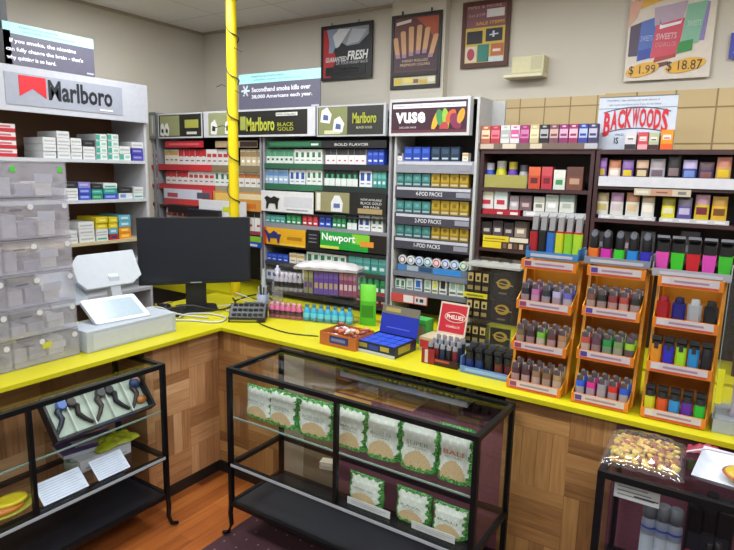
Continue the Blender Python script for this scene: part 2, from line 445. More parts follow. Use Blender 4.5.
STY = {
 'red_white': ('#d8d4d2', [(0,1,.52,1,'#b02c34'), (.3,.7,.40,.56,'#d8d4d2'), (.2,.8,.22,.3,'#5a5658')]),
 'white_red': ('#d2cecc', [(.1,.9,.5,.72,'#b03840'), (.2,.8,.22,.3,'#6a6668')]),
 'white_gold': ('#dad4c8', [(0,1,.6,.9,'#b89a5c'), (.2,.8,.25,.34,'#6f6a60')]),
 'tan': ('#c8b89a', [(0,1,.55,.85,'#8f7a54'), (.25,.75,.2,.35,'#f0ece0')]),
 'white_orange': ('#dcd8d2', [(0,1,.55,.8,'#b5703a'), (.2,.8,.2,.3,'#77706a')]),
 'blue_light': ('#9db4cc', [(0,1,.55,.85,'#5f86b4'), (.2,.8,.22,.36,'#e6eaf0')]),
 'green_white': ('#d2dad4', [(0,1,.5,1,'#4d8a6c'), (.25,.75,.2,.36,'#345a48')]),
 'white_green': ('#d9dcd8', [(.25,.75,.45,.8,'#2f6a52'), (.2,.8,.2,.28,'#6a706c')]),
 'white_black': ('#dcdcdc', [(0,1,.62,1,'#3a3a40'), (.3,.7,.2,.3,'#b84048')]),
 'black_green': ('#20302c', [(0,1,.0,.45,'#d0d8d4'), (.3,.7,.45,.7,'#3c9a74')]),
 'white_blue': ('#dadee4', [(.2,.8,.35,.8,'#2c4f9a'), (.2,.8,.15,.22,'#777b84')]),
 'blue': ('#2644a8', [(.1,.9,.62,.8,'#4a6ad0'), (.2,.8,.2,.32,'#c8d4f0')]),
 'teal': ('#3f8a86', [(0,1,.5,.8,'#62aaa4'), (.2,.8,.18,.34,'#c8dcd8')]),
 'red': ('#a42c36', [(.2,.8,.45,.8,'#d85058'), (.2,.8,.15,.32,'#e8d8d8')]),
 'green': ('#2a7a4c', [(.2,.8,.45,.8,'#4aa870'), (.2,.8,.15,.32,'#dce8e0')]),
 'pod_teal': ('#2a5c5e', [(.06,.94,.35,.95,'#427f7e'), (.3,.7,.5,.75,'#5f9c98'), (.1,.9,.08,.22,'#9cacaa')]),
 'pod_yellow': ('#8c7018', [(.06,.94,.35,.95,'#a88c24'), (.3,.7,.5,.75,'#7c6014'), (.1,.9,.08,.22,'#b8b090')]),
 'kit_blue': ('#1f3f9c', [(.15,.85,.55,.85,'#3660c8'), (.15,.85,.12,.22,'#aebcd8')]),
 'kit_navy': ('#1c2c40', [(.15,.85,.5,.85,'#2f4a64'), (.15,.85,.12,.24,'#a8b8c4')]),
 'chew_white': ('#ccd2cc', [(.2,.8,.35,.8,'#8fb0a0'), (.1,.9,.1,.22,'#5c6c66')]),
 'chew_green': ('#cfd6d0', [(.2,.8,.3,.85,'#2e6e50'), (.1,.9,.1,.22,'#5c6c66')]),
 'chew_blue': ('#ccd4dc', [(.2,.8,.3,.85,'#2a62b0'), (.1,.9,.1,.22,'#5c646c')]),
 'chew_yellow': ('#d6d8c0', [(.2,.8,.35,.8,'#c4cc50'), (.1,.9,.1,.22,'#666a50')]),
 'chew_black': ('#d0d0cc', [(.2,.8,.35,.85,'#25282c'), (.1,.9,.1,.22,'#5c6060')]),
}
def row(z, py_top, segs, label, cat='pack', name='cigarette_pack', Y=None, depth=0.045, gap=0.93, hfrac=None, base_t=0.0):
    """a line of identical packs per segment, standing on a shelf whose top is z. segs: (px0, px1, n, style, words)"""
    Y = RY+0.012 if Y is None else Y
    for (a, b, n, st, words) in segs:
        y_ = py_top
        X0, X1 = ony(a, y_, Y).x, ony(b, y_, Y).x
        h = ony((a+b)/2, y_, Y).z - z - base_t
        p = (X1-X0)/n; first = None
        lab = words+' '+label
        for i in range(n):
            loc = (X0+p*(i+0.5), Y+0.002+RS.uniform(0, 0.004), z+base_t+0.0008)
            if first is None:
                first = styled(p*gap, depth, h, STY[st]).build(name, loc=loc); o = first
                tag(o, lab, cat, (lab if n > 1 else None))
            else:
                o = first.copy(); C.objects.link(o); o.location = loc

# --- small sign text helper: sign body with printed areas on its front
def sign(name, label, x0, x1, z0, z1, Y, base, patches, th=0.005, cat='sign', parent=None, frame=None):
    o = MB()
    o.box(0, x1-x0, 0, th, 0, z1-z0, base); printed(o, x1-x0, z1-z0, 0, patches, x0=0)
    if parent is None:
        o = o.build(name, loc=(x0, Y, z0)); tag(o, label, cat)
    else:
        o = o.build(name, parent, loc=(x0-parent.location.x, Y-parent.location.y, z0-parent.location.z))
    return o

# ===== narrow rack at the far left, half hidden by the white cabinet
tZ, a0, a1, zt = rack('cigarette_rack', 'narrow grey rack of red packs beside the white cabinet, leftmost on the back wall', 150.5, 158, 112)
sign('header_sign', '', ony(151,125,RY).x, ony(157.5,125,RY).x, lz(150,139), lz(150,113), RY-0.02, '#6a6c6c', [(.1,.9,.1,.9,'#8c9088'), (.45,.6,.2,.85,'#c8c8c0')], parent=tZ)
for k, (ys, yt) in enumerate(((165, 150), (184, 171), (202, 189), (217, 205))):
    z = lz(152, ys); shelf(tZ, z, [(a0, a1, '#a03038' if k != 3 else '#5a3034')])
    row(z, yt, [(151.2, 157.5, 1, 'red_white' if k % 2 else 'white_red', ['white and red', 'red and white', 'white packs banded red,', 'red capped'][k])],
        'cigarette packs in the narrow leftmost rack, '+['top row', 'second row', 'third row', 'lowest row'][k])

# ===== rack A: red rows behind the yellow pole
tA, A0, A1, zt = rack('cigarette_rack', 'wide grey rack with red-striped shelves behind the yellow pole', 159.5, 262.5, 112)
zb, zq = lz(210, 138), lz(210, 112)
h1 = sign('header_sign', '', ony(161,125,RY).x, ony(205,125,RY).x, zb, zq, RY-0.03, '#c4c6ca', [(.02,.98,.06,.94,'#25261f'), (.05,.5,.1,.9,'#8f9268'), (.62,.92,.4,.72,'#a2a24c'), (.66,.88,.15,.25,'#c8c8c0')], parent=tA)
for (u, s) in ((0.10, 0), (0.28, 1)):
    w_ = 0.03
    k = MB().prismy([(u*.3+0.0, 0.03), (u*.3+0.045, 0.015), (u*.3+0.06, 0.07), (u*.3+0.035, 0.125), (u*.3+0.01, 0.11)], -0.004, 0, '#d6d8d4')
    k.prismy([(u*.3+0.015, 0.05), (u*.3+0.042, 0.04), (u*.3+0.046, 0.07), (u*.3+0.02, 0.08)], -0.005, -0.003, '#26262a').build('pack_picture', h1)
z = lz(210, 165); row(z, 149.5, [(164, 178, 3, 'white_gold', 'white and gold'), (178, 206, 5, 'red_white', 'red and white'), (206, 228, 4, 'white_red', 'white'), (240, 262, 4, 'tan', 'tan and white')], 'cigarette packs in the top row of the wide pole rack')
shelf(tA, z, [(A0, ony(190,168,RY).x, '#b02c34'), (ony(190,168,RY).x, ony(212,168,RY).x, '#c03038'), (ony(212,168,RY).x, A1, '#7d6e52')], th=0.05)
z = lz(210, 185.5); row(z, 171, [(165, 188, 4, 'red_white', 'red-topped white'), (188, 214, 5, 'white_red', 'white red-striped'), (214, 230, 3, 'white_green', 'white and green'), (238, 262, 4, 'white_orange', 'white and orange')], 'cigarette packs in the second row of the wide pole rack')
shelf(tA, z, [(A0, ony(205,168,RY).x, '#b83840'), (ony(205,168,RY).x, ony(215,168,RY).x, '#c0303a'), (ony(215,168,RY).x, A1, '#8f8872')], th=0.045)
# advertising panels of rack A
zA0, zA1 = lz(210, 208), lz(210, 190.5)
sign('advert_board', 'red and pale blue advert panel in the pole rack, left of the gold one', ony(165,200,RY).x, ony(213,200,RY).x, zA0, zA1, RY-0.0085, '#b8404a', [(.0,.8,.42,1,'#c8ccdc'), (.08,.3,.5,.75,'#b04858'), (.7,.95,.5,.85,'#50505c'), (.3,1,.05,.3,'#c84038')])
sign('advert_board', 'gold and orange advert panel in the pole rack crossed by the yellow pole', ony(214,200,RY).x, ony(262,200,RY).x, zA0, zA1, RY-0.0085, '#c88a3c', [(.05,.35,.1,.9,'#d8b460'), (.1,.2,.1,.4,'#e8dcd0'), (.24,.32,.1,.45,'#e8dcd0'), (.5,1,.62,.92,'#d8c8a0'), (.55,.9,.15,.4,'#c06c28')])
shelf(tA, lz(210, 208), [(A0, A1, '#2a2224')], th=0.02)
z = lz(210, 227); shelf(tA, z, [(A0, A1, '#8c343c')])
row(z, 209, [(166, 199, 6, 'white_red', 'white and red'), (239, 262, 3, 'white_black', 'white and black')], 'cigarette packs in the lowest row of the wide pole rack')
sign('white_board', 'plain white board with a yellow tag, behind the yellow pole above the monitor', ony(199,208,RY-.05).x, ony(246,208,RY-.05).x, lz(220,222,RY-.05), lz(220,200.5,RY-.05), RY-.05, '#d0d2d6', [(.52,.68,.48,.72,'#c4cc28')], th=.006, cat='board')
sign('dark_display_bar', 'short black bar in front of the white board, right above the monitor', ony(187,214,RY-.09).x, ony(219,214,RY-.09).x, lz(203,219,RY-.09), lz(203,209.5,RY-.09), RY-.09, '#1c1a20', [(0,1,.85,1,'#303038')], th=0.03, cat='display bar')
sign('dark_display_bar', 'long black bar across the lower pole rack above the monitor', ony(170,214,RY-.03).x, ony(199,214,RY-.03).x, lz(185,213,RY-.03), lz(185,205,RY-.03), RY-.05, '#1c1618', [(0,1,.85,1,'#4a2a30')], th=0.05, cat='display bar')

# ===== rack B: green and dark rows, the two signs
tB, B0, B1, zt = rack('cigarette_rack', 'wide grey rack with green-striped shelves and a green menthol sign', 263, 389.5, 112)
zbB, zqB = lz(325, 136), lz(325, 106)
hb = sign('header_sign', '', ony(207,125,RY).x, ony(318,125,RY).x, lz(262,137), lz(262,109.5), RY-0.035, '#c2c3c8', [(.32,.94,.07,.93,'#1b1a17'), (.05,.34,.07,.93,'#8f946c'), (.36,.41,.25,.75,'#9aa04c'), (.68,.86,.72,.84,'#d8d8d4')], parent=tB, th=0.03)
WB = ony(318,125,RY).x-ony(207,125,RY).x; HB = lz(262,109.5)-lz(262,137)
text('Marlboro', WB*.25, HB*.50, '#b4b840', hb, (WB*.42, -0.004, HB*.20), bold=0.03)
text('BLACK', WB*.135, HB*.13, '#b4b840', hb, (WB*.695, -0.004, HB*.36)); text('GOLD', WB*.135, HB*.12, '#b4b840', hb, (WB*.695, -0.004, HB*.20))
text('NOW AVAILABLE', WB*.16, HB*.07, '#1b1a17', hb, (WB*.69, -0.006, HB*.745))
for u in (0.075, 0.215):
    k = MB().prismy([(u*WB, 0.025), (u*WB+0.06, 0.02), (u*WB+0.075, 0.075), (u*WB+0.045, 0.135), (u*WB+0.005, 0.11)], -0.004, 0, '#dcdcd8')
    k.prismy([(u*WB+0.015, 0.05), (u*WB+0.05, 0.045), (u*WB+0.055, 0.08), (u*WB+0.02, 0.09)], -0.005, -0.003, '#28282c').build('pack_picture', hb)
hm = sign('header_sign', '', ony(319.5,120,RY).x, ony(388,120,RY).x, lz(354,136.5), lz(354,105), RY-0.03, '#aeb0b6', [(.02,.97,.05,.95,'#2c2c2a'), (.03,.46,.06,.94,'#7c8054'), (.12,.36,.08,.2,'#c4c6a0')], parent=tB, th=0.03)
WM = ony(388,120,RY).x-ony(319.5,120,RY).x; HM = lz(354,105)-lz(354,136.5)
for (u, v) in ((0.06, 0.42), (0.25, 0.12)):
    k = MB().prismy([(u*WM, (v+.05)*HM), ((u+.14)*WM, v*HM), ((u+.17)*WM, (v+.28)*HM), ((u+.10)*WM, (v+.52)*HM), ((u+.02)*WM, (v+.42)*HM)], -0.004, 0, '#dcdee0')
    k.prismy([((u+.04)*WM, (v+.12)*HM), ((u+.12)*WM, (v+.1)*HM), ((u+.12)*WM, (v+.26)*HM), ((u+.05)*WM, (v+.3)*HM)], -0.005, -0.003, '#4a5a88').build('pack_picture', hm)
text('Marlboro', WM*.34, HM*.34, '#a0a436', hm, (WM*.54, -0.004, HM*.40), bold=0.03); text('BLACK GOLD', WM*.22, HM*.07, '#c8c8a0', hm, (WM*.6, -0.004, HM*.24))
# strip over the top row
s1 = sign('category_strip', '', ony(268,144,RY).x, ony(322,144,RY).x, lz(295,147.5), lz(295,141), RY-0.0085, '#1e4a34', [(.05,.8,.2,.8,'#2c6a48'), (.82,.95,.3,.6,'#c8d0cc')], parent=tB)
s2 = sign('category_strip', '', ony(322,144,RY).x, ony(387,144,RY).x, lz(355,148), lz(355,140.5), RY-0.0085, '#18181b', [], parent=tB)
ws = ony(387,144,RY).x-ony(322,144,RY).x
text('BOLD FLAVOR', ws*.52, 0.018, '#d8d8d8', s2, (ws*.22, -0.002, 0.014))
sign('category_strip', '', ony(166,144,RY).x, ony(204,144,RY).x, lz(185,147.5), lz(185,141), RY-0.0085, '#b02630', [(.1,.9,.35,.65,'#d0606a')], parent=tA)
sign('category_strip', '', ony(216,144,RY).x, ony(258,144,RY).x, lz(235,147.5), lz(235,141), RY-0.0085, '#a08868', [(.6,1,.1,.9,'#2a1c18')], parent=tA)
z = lz(325, 164); row(z, 149.5, [(266, 293, 6, 'green_white', 'green-topped white'), (294, 322, 5, 'white_green', 'white and green')], 'cigarette packs in the top row, wide rack under the long black sign')
row(z, 149.5, [(325, 366, 7, 'white_black', 'black-topped white'), (367, 384, 3, 'blue', 'blue')], 'cigarette packs in the top row under the dark flavour strip')
XM = ony(323,165,RY).x
shelf(tB, z, [(B0, XM, '#2d5a44'), (XM, B1, '#232329')], th=0.04)
z = lz(325, 185.5); row(z, 169.5, [(257.5+6, 288, 5, 'blue_light', 'light blue'), (289, 305, 3, 'white_blue', 'white and blue'), (306, 322, 3, 'white_green', 'white and dark green'), (324, 358, 6, 'black_green', 'black and green'), (359, 372, 2, 'white_blue', 'white blue-lettered'), (373, 386, 3, 'teal', 'teal')], 'cigarette packs in the second row of the green-striped rack')
shelf(tB, z, [(B0, ony(300,165,RY).x, '#2c6048'), (ony(300,165,RY).x, XM, '#32684e'), (XM, B1, '#1e2c2a')], th=0.045)
# white panel with a black animal, black and gold panel
zc0, zc1 = lz(290, 212.5), lz(290, 191.5)
pw = ony(314,200,RY).x-ony(262,200,RY).x; ph = zc1-zc0
an = sign('advert_board', 'white advert panel with a small black animal figure in the green-striped rack', ony(262,200,RY).x, ony(314,200,RY).x, zc0, zc1, RY-0.0085, '#d4d4d6', [(.45,.98,.25,.75,'#c4c4cc'), (.5,.9,.1,.16,'#8a8a92')])
MB().prismy([(pw*.10,.02),(pw*.13,.02),(pw*.16,.06),(pw*.28,.06),(pw*.30,.02),(pw*.33,.02),(pw*.34,.075),(pw*.37,.10),(pw*.32,.105),(pw*.26,.115),(pw*.2,.10),(pw*.12,.115),(pw*.07,.10),(pw*.11,.07)], -0.004, 0, '#1e1a1a').build('animal_figure', an)
bg = sign('advert_board', 'black advert panel with a white pack and small lettering in the green-striped rack', ony(316,200,RY).x, ony(387,200,RY).x, lz(352,214.5), lz(352,192), RY-0.0085, '#1b1a19', [(0,.5,.05,.95,'#8a8560'), (.02,.08,.1,.9,'#d0d0cc'), (.62,.95,.08,.3,'#a08a60')])
wb = ony(387,200,RY).x-ony(316,200,RY).x
MB().prismy([(wb*.24,.012),(wb*.40,.012),(wb*.41,.075),(wb*.36,.125),(wb*.29,.125),(wb*.24,.075)], -0.004, 0, '#d4d6d8').prismy([(wb*.28,.04),(wb*.37,.04),(wb*.37,.07),(wb*.28,.07)], -0.0055, -0.003, '#5a6a98').build('pack_picture', bg)
text('NOW AVAILABLE', wb*.28, 0.014, '#d8d8d4', bg, (wb*.66, -0.002, 0.10)); text('BLACK GOLD', wb*.28, 0.017, '#d8d8d4', bg, (wb*.66, -0.002, 0.075)); text('PER PACK', wb*.22, 0.014, '#d8d8d4', bg, (wb*.7, -0.002, 0.05))
shelf(tB, zc0, [(B0, B1, '#232226')], th=0.012)
z = lz(325, 227.5); row(z, 215, [(265, 285, 4, 'teal', 'teal'), (302, 318, 3, 'red', 'red'), (319, 331, 2, 'blue', 'dark blue'), (332, 346, 3, 'green', 'green')], 'cigarette packs in the row above the green and yellow signs')
row(z, 215, [(358, 370, 2, 'white_blue', 'tall white and blue'), (371, 383, 2, 'white_green', 'tall white and green')], 'packs at the right end above the green sign')
row(z, 215, [(286, 301, 3, 'green', 'dark green'), (347, 357, 2, 'black_green', 'black-green')], 'cigarette packs wedged between the red ones, above the signs' )
shelf(tB, z, [(B0, B1, '#84848c')], th=0.045)
# camel-shaped emblem sign, green sign
xa, xb = ony(264,236,RY).x, ony(306,236,RY).x; zz0, zz1 = lz(285,245.5), lz(285,228.5)
cm = sign('advert_sign', 'orange-yellow sign with a dark blue camel silhouette under the packs', xa, xb, zz0, zz1, RY-0.0085, '#d8a01c', [(.0,.08,0,1,'#b83c1c'), (.58,.92,.35,.55,'#a87414'), (.4,1,0,.12,'#e0b83c')])
q = (xb-xa)
MB().prismy([(q*.14,.015),(q*.17,.015),(q*.18,.05),(q*.34,.05),(q*.36,.015),(q*.39,.015),(q*.41,.06),(q*.44,.075),(q*.42,.085),(q*.37,.08),(q*.33,.095),(q*.26,.105),(q*.2,.085),(q*.14,.08),(q*.1,.10),(q*.04,.11),(q*.03,.10),(q*.08,.075)][::1], -0.004, 0, '#252c6c').build('camel_figure', cm)
xa, xb = ony(321,240,RY).x, ony(387,240,RY).x; zz0, zz1 = lz(354,251), lz(354,233.5)
nw = sign('advert_sign', 'bright green sign with bold white lettering in the middle rack', xa, xb, zz0, zz1, RY-0.0085, '#1c1410', [(0,.74,.0,1,'#1f9838'), (.5,.76,.4,.95,'#7fc030'), (.62,.82,.3,.6,'#d88a28'), (0,.3,.0,.16,'#c8d050')])
q = xb-xa; text('Newport', q*.52, (zz1-zz0)*.56, '#f0f4f0', nw, (q*.03, -0.003, (zz1-zz0)*.34), bold=0.02)
sm_ = sign('price_card', 'narrow black card with faint lettering between the orange and green signs', ony(307,238,RY).x, ony(320,238,RY).x, lz(314,248), lz(314,230), RY-0.0085, '#17171a', [(.2,.8,.7,.76,'#70707a'), (.2,.8,.5,.56,'#70707a'), (.2,.8,.3,.36,'#70707a')])
shelf(tB, lz(325, 249.5), [(B0, B1, '#1d1c20')], th=0.02)
z = lz(325, 268); row(z, 254, [(266, 288, 4, 'blue', 'blue and white'), (289, 304, 2, 'white_gold', 'yellow and white'), (306, 346, 6, 'chew_green', 'pale green-marked'), (348, 386, 5, 'teal', 'teal and white')], 'cigarette packs in the row below the green sign')
shelf(tB, z, [(B0, B1, '#39393f')])
z = lz(325, 288); row(z, 272, [(266, 300, 6, 'white_blue', 'white and blue'), (302, 352, 7, 'white_green', 'white and green'), (355, 386, 5, 'green', 'green and white')], 'cigarette packs in the lowest row, green-striped rack')
shelf(tB, z, [(B0, B1, '#39393f')])
z = lz(365, 304); row(z, 292, [(355, 386, 5, 'red', 'dull red')], 'packs at the very bottom of the green-striped rack')
shelf(tB, z, [(B0, B1, '#302c30')])
sign('category_strip', '', ony(242,236,RY).x, ony(262,236,RY).x, lz(252,247), lz(252,236), RY-0.0085, '#2848a0', [(0,1,.5,1,'#7ab030'), (.2,.8,.1,.3,'#c8d0e0')], parent=tA)

# ===== rack C: the tall e-cigarette rack
tC, C0, C1, zt = rack('vapour_rack', 'tall grey rack with a dark header and teal and yellow boxes', 391, 473.5, 99, body='#b4b4b4', depth=0.26)
hc = sign('header_sign', '', ony(392.5,118,RY).x, ony(472.5,118,RY).x, lz(433,136), lz(433,98.5), RY-0.04, '#b9babc', [(.03,.97,.08,.92,'#3a1a2a'), (.05,.95,.74,.86,'#d8dce4'), (.03,.97,.08,.16,'#5c2a3a')], parent=tC, th=0.05)
W_ = ony(472.5,118,RY).x-ony(392.5,118,RY).x; H_ = lz(433,98.5)-lz(433,136)
k = MB()
for (eu, ev, ru, rv, ro, ec) in ((.60,.40,.035,.30,-.35,'#c8a030'), (.66,.44,.05,.26,.35,'#3c8450'), (.72,.42,.04,.30,.15,'#8cae3c'), (.78,.50,.05,.20,-.6,'#c05a30'), (.84,.36,.06,.24,.5,'#7a2c4c'), (.90,.5,.04,.2,-.3,'#c89030'), (.70,.22,.06,.12,.9,'#a83c40')):
    e_ = []
    for i_ in range(14):
        a_ = 2*PI*i_/14; px_, pz_ = ru*W_*math.cos(a_), rv*H_*math.sin(a_); e_.append((eu*W_+px_*math.cos(ro)-pz_*math.sin(ro), min(H_*.72, max(H_*.17, ev*H_+px_*math.sin(ro)+pz_*math.cos(ro)))))
    k.prismy(e_, -.003-.0002*len(k.v)/28, 0, ec)
if 0: k.prismy([(W_*.52,H_*.1),(W_*.60,H_*.1),(W_*.66,H_*.72),(W_*.58,H_*.72)], -0.003, 0, '#d8a030'); k.prismy([(W_*.60,H_*.1),(W_*.68,H_*.1),(W_*.78,H_*.72),(W_*.68,H_*.72)], -0.004, 0, '#3f8a50')
if 0: k.prismy([(W_*.68,H_*.1),(W_*.72,H_*.1),(W_*.84,H_*.72),(W_*.79,H_*.72)], -0.0035, 0, '#c85030'); k.prismy([(W_*.74,H_*.1),(W_*.96,H_*.1),(W_*.96,H_*.72),(W_*.85,H_*.72)], -0.003, 0, '#6a2c4a')
k.build('flower_picture', hc)
text('vuse', W_*.38, H_*.30, '#e8e8ea', hc, (W_*.09, -0.003, H_*.34), bold=0.035); text('DISCOVER VAPOR', W_*.22, H_*.05, '#d0c8cc', hc, (W_*.14, -0.003, H_*.2))
text('WARNING: This product contains nicotine. Nicotine is an addictive chemical.', W_*.86, H_*.05, '#50545c', hc, (W_*.07, -0.003, H_*.775), name='warning_lettering')
def lip(t, z, word, col='#3c3a46'):
    s_ = shelf(t, z, [(C0, C1, col)], th=0.075)
    ox = t.location.x; W = C1-C0
    MB().box(.06*W, .94*W, -0.004, -0.002, z-.87-0.024, z-.87-0.006, '#b8bac4').box(.78*W, .94*W, -0.005, -0.002, z-.87-0.06, z-.87-0.03, '#8c8c98').build('warning_strip', s_)
    if word: text(word, W*.32, 0.026, '#d8d8e0', s_, (W*.30, -0.004, z-.87-0.058), bold=0.01)
z = lz(432, 161); lip(tC, z, None, '#8a8c96')
row(z, 147, [(404, 430, 3, 'kit_blue', 'royal blue'), (431, 460, 3, 'kit_navy', 'navy blue')], 'starter kit boxes on the top shelf of the tall rack', cat='box', name='kit_box')
row(z, 153, [(395, 402, 2, 'white_black', 'small pale'), (462, 468, 1, 'white_gold', 'single small pale')], 'bottles ends at the top shelf of the tall rack', cat='box', name='sample_box')
for (ys, yt, wd, nm) in ((187, 173.5, '4-POD PACKS', 'second'), (214.5, 201, '2-POD PACKS', 'third'), (239.5, 225.5, '1-POD PACKS', 'fourth')):
    z = lz(432, ys); lip(tC, z, wd)
    row(z, yt, [(395.5, 430.5, 4, 'pod_teal', 'teal'), (431, 469, 4, 'pod_yellow', 'golden yellow')], 'pod boxes on the %s shelf of the tall rack' % nm, cat='box', name='pod_box')
z = lz(432, 275); shelf(tC, z, [(C0, C1, '#70737c')], th=0.03, lip=0.0)
# round tins, lids to the front, resting on a row of tin drawers
zt_ = lz(432, 268)
sign('tin_tray', 'long low blue-fronted tray under the row of round tins', ony(392.5,270,RY).x+0.03, ony(468,270,RY).x, z+.001, zt_, RY+0.016, '#5c6c7c', [(.0,.12,.2,.9,'#3c78b8'), (.14,.3,.2,.9,'#9ca8b4'), (.32,.5,.2,.9,'#25486c'), (.52,.9,.1,.95,'#2f7cc0')], th=0.08, cat='tray')
cols = [('#d0d2d4', '#7a3038', 'white-lidded tin with a red-brown ring, first'), ('#d2d4d6', '#7c7c84', 'white-lidded tin with a grey ring, second'), ('#c8d0dc', '#3c6cb0', 'pale tin with a blue ring, third'), ('#c8d0dc', '#2c8a88', 'pale tin with a teal ring, fourth'),
        ('#d8c8c8', '#b04048', 'pinkish tin with a red ring, fifth'), ('#c8ccd8', '#4050a0', 'pale tin with an indigo ring, sixth'), ('#c4ccd8', '#3a78b8', 'pale tin with a bright blue ring, seventh'), ('#c8d8cc', '#2f8a50', 'pale tin with a green ring, eighth')]
xL, xR = ony(394,262,RY).x+0.02, ony(467,262,RY).x
for i, (c1, c2, lb) in enumerate(cols):
    r = (xR-xL)/16*0.98; T = Matrix.Rotation(PI/2, 4, 'X')
    mb = MB(); mb.lathe([(r,0),(r,0.022)], '#a8acb0', 20, T=T); mb.lathe([(r*.98,0.022),(r*.9,0.024)], c1, 20, T=T); mb.lathe([(r*.72,0.024),(r*.70,0.0255)], c2, 20, T=T); mb.lathe([(r*.5,0.0252),(r*.48,0.0268)], c1, 20, T=T)
    tag(mb.build('tobacco_tin', loc=(xL+(xR-xL)*(i+.5)/8, RY+0.045, zt_+r)), lb+' from the left in the tin row', 'tin')
z = lz(432, 293.5); shelf(tC, z, [(C0, C1, '#6c6e76')], th=0.03)
zx = 279
row(z, zx, [(395, 405, 2, 'chew_green', 'white and green'), (406, 413, 1, 'chew_white', 'pale green'), (414, 422, 1, 'chew_blue', 'white and blue'), (424, 431, 1, 'chew_white', 'plain pale'), (432, 438, 1, 'chew_yellow', 'yellow-green'), (439, 447, 1, 'chew_black', 'white and black'), (449, 465, 2, 'chew_white', 'paired pale')], 'tobacco tin boxes on the shelf below the round tins', cat='box', name='tin_box')
rs = sign('price_board', 'red and white strip under the lowest shelf of the tall rack', ony(392,300,RY).x, ony(428,300,RY).x, lz(410,303), lz(410,294.5), RY-0.012, '#c04a44', [(.35,.62,.08,.92,'#d8d4d0'), (.66,.98,.08,.92,'#c8c8c8'), (.7,.75,.3,.7,'#303034'), (.8,.9,.3,.7,'#303034')])

# grey wing panel at the right of the tall rack, standing above the brown shelves
wx0 = ony(477, 110, RY).x
tag(MB().box(wx0-0.002, wx0+0.10, RY+0.2, RY+0.215, lz(485,150), lz(485,97), '#a8a9a8').build('side_screen'), 'plain grey screen standing right of the tall dark-header rack', 'screen')

# ===== posters and fixtures on the back wall
def poly(mb, pts, x0, z0, w, h, y, m, t=0.002):
    mb.prismy([(x0+u*w, z0+v*h) for (u, v) in pts], y-t, y, m)
def poster(name, label, pxa, pxb, pym, pa, pb, Y, fcol, fw_, base, cat='poster', th=0.014):
    """framed sheet fixed to the wall; pxa/pxb sides, pa/pb top and bottom read at pym"""
    X0, X1 = ony(pxa, (pa+pb)/2, Y).x, ony(pxb, (pa+pb)/2, Y).x
    Z1, Z0 = ony(pym, pa, Y).z, ony(pym, pb, Y).z
    t = thing(name, label, cat, (X0, Y-th, Z0)); W = X1-X0; H = Z1-Z0
    if fcol:
        f = MB()
        f.box(0, W, 0, th, 0, fw_, fcol).box(0, W, 0, th, H-fw_, H, fcol).box(0, fw_, 0, th, fw_, H-fw_, fcol).box(W-fw_, W, 0, th, fw_, H-fw_, fcol)
        f.build('frame', t)
    s_ = MB().box(fw_, W-fw_, 0.004, th, fw_, H-fw_, base).build('sheet', t)
    return t, s_, W, H
# black poster with white lettering, left
t, s_, W, H = poster('wall_poster', 'black poster with a red left edge and slanted white lettering, on the back wall', 322, 373, 347, 24, 79.5, 3.985, '#121214', 0.018, '#1a1a1e')
k = MB(); poly(k, [(.05,.05),(.2,.05),(.3,.4),(.14,.93),(.05,.93)], 0, 0, W, H, .004, '#b82a30')
poly(k, [(.16,.5),(.24,.5),(.34,.7),(.28,.93),(.12,.93),(.17,.7)], 0, 0, W, H, .003, '#8a9cb4')
poly(k, [(.28,.93),(.93,.93),(.93,.78),(.75,.62),(.52,.6),(.38,.7)], 0, 0, W, H, .0035, '#8f949c')
poly(k, [(.3,.58),(.36,.60),(.58,.90),(.36,.92),(.24,.8)], 0, 0, W, H, .002, '#d4d6dc')
poly(k, [(.5,.62),(.75,.66),(.9,.86),(.62,.9)], 0, 0, W, H, .002, '#b4b8c2')
poly(k, [(.1,.08),(.88,.08),(.88,.24),(.1,.24)], 0, 0, W, H, .002, '#0c0c10')
k.build('picture', s_)
text('GUARANTEED', W*.42, H*.09, '#e4e0e0', s_, (W*.10, 0, H*.33), shear=.2, bold=.02)
text('FRESH', W*.40, H*.17, '#ececec', s_, (W*.53, 0, H*.34), shear=.2, bold=.03)
text('OR YOUR MONEY BACK', W*.62, H*.05, '#c8c8cc', s_, (W*.31, 0, H*.275), shear=.2)
text('WARNING: Tobacco smoke', W*.5, H*.035, '#c8c8cc', s_, (W*.26, 0, H*.175)); text('increases the risk of cancer', W*.5, H*.035, '#c8c8cc', s_, (W*.26, 0, H*.12))
MB().box(W*.2, W*.22, .002, .012, H, H+.02, '#8c8c90').build('hanging_clip', t); MB().box(W*.72, W*.74, .002, .012, H, H+.02, '#8c8c90').build('hanging_clip', t)
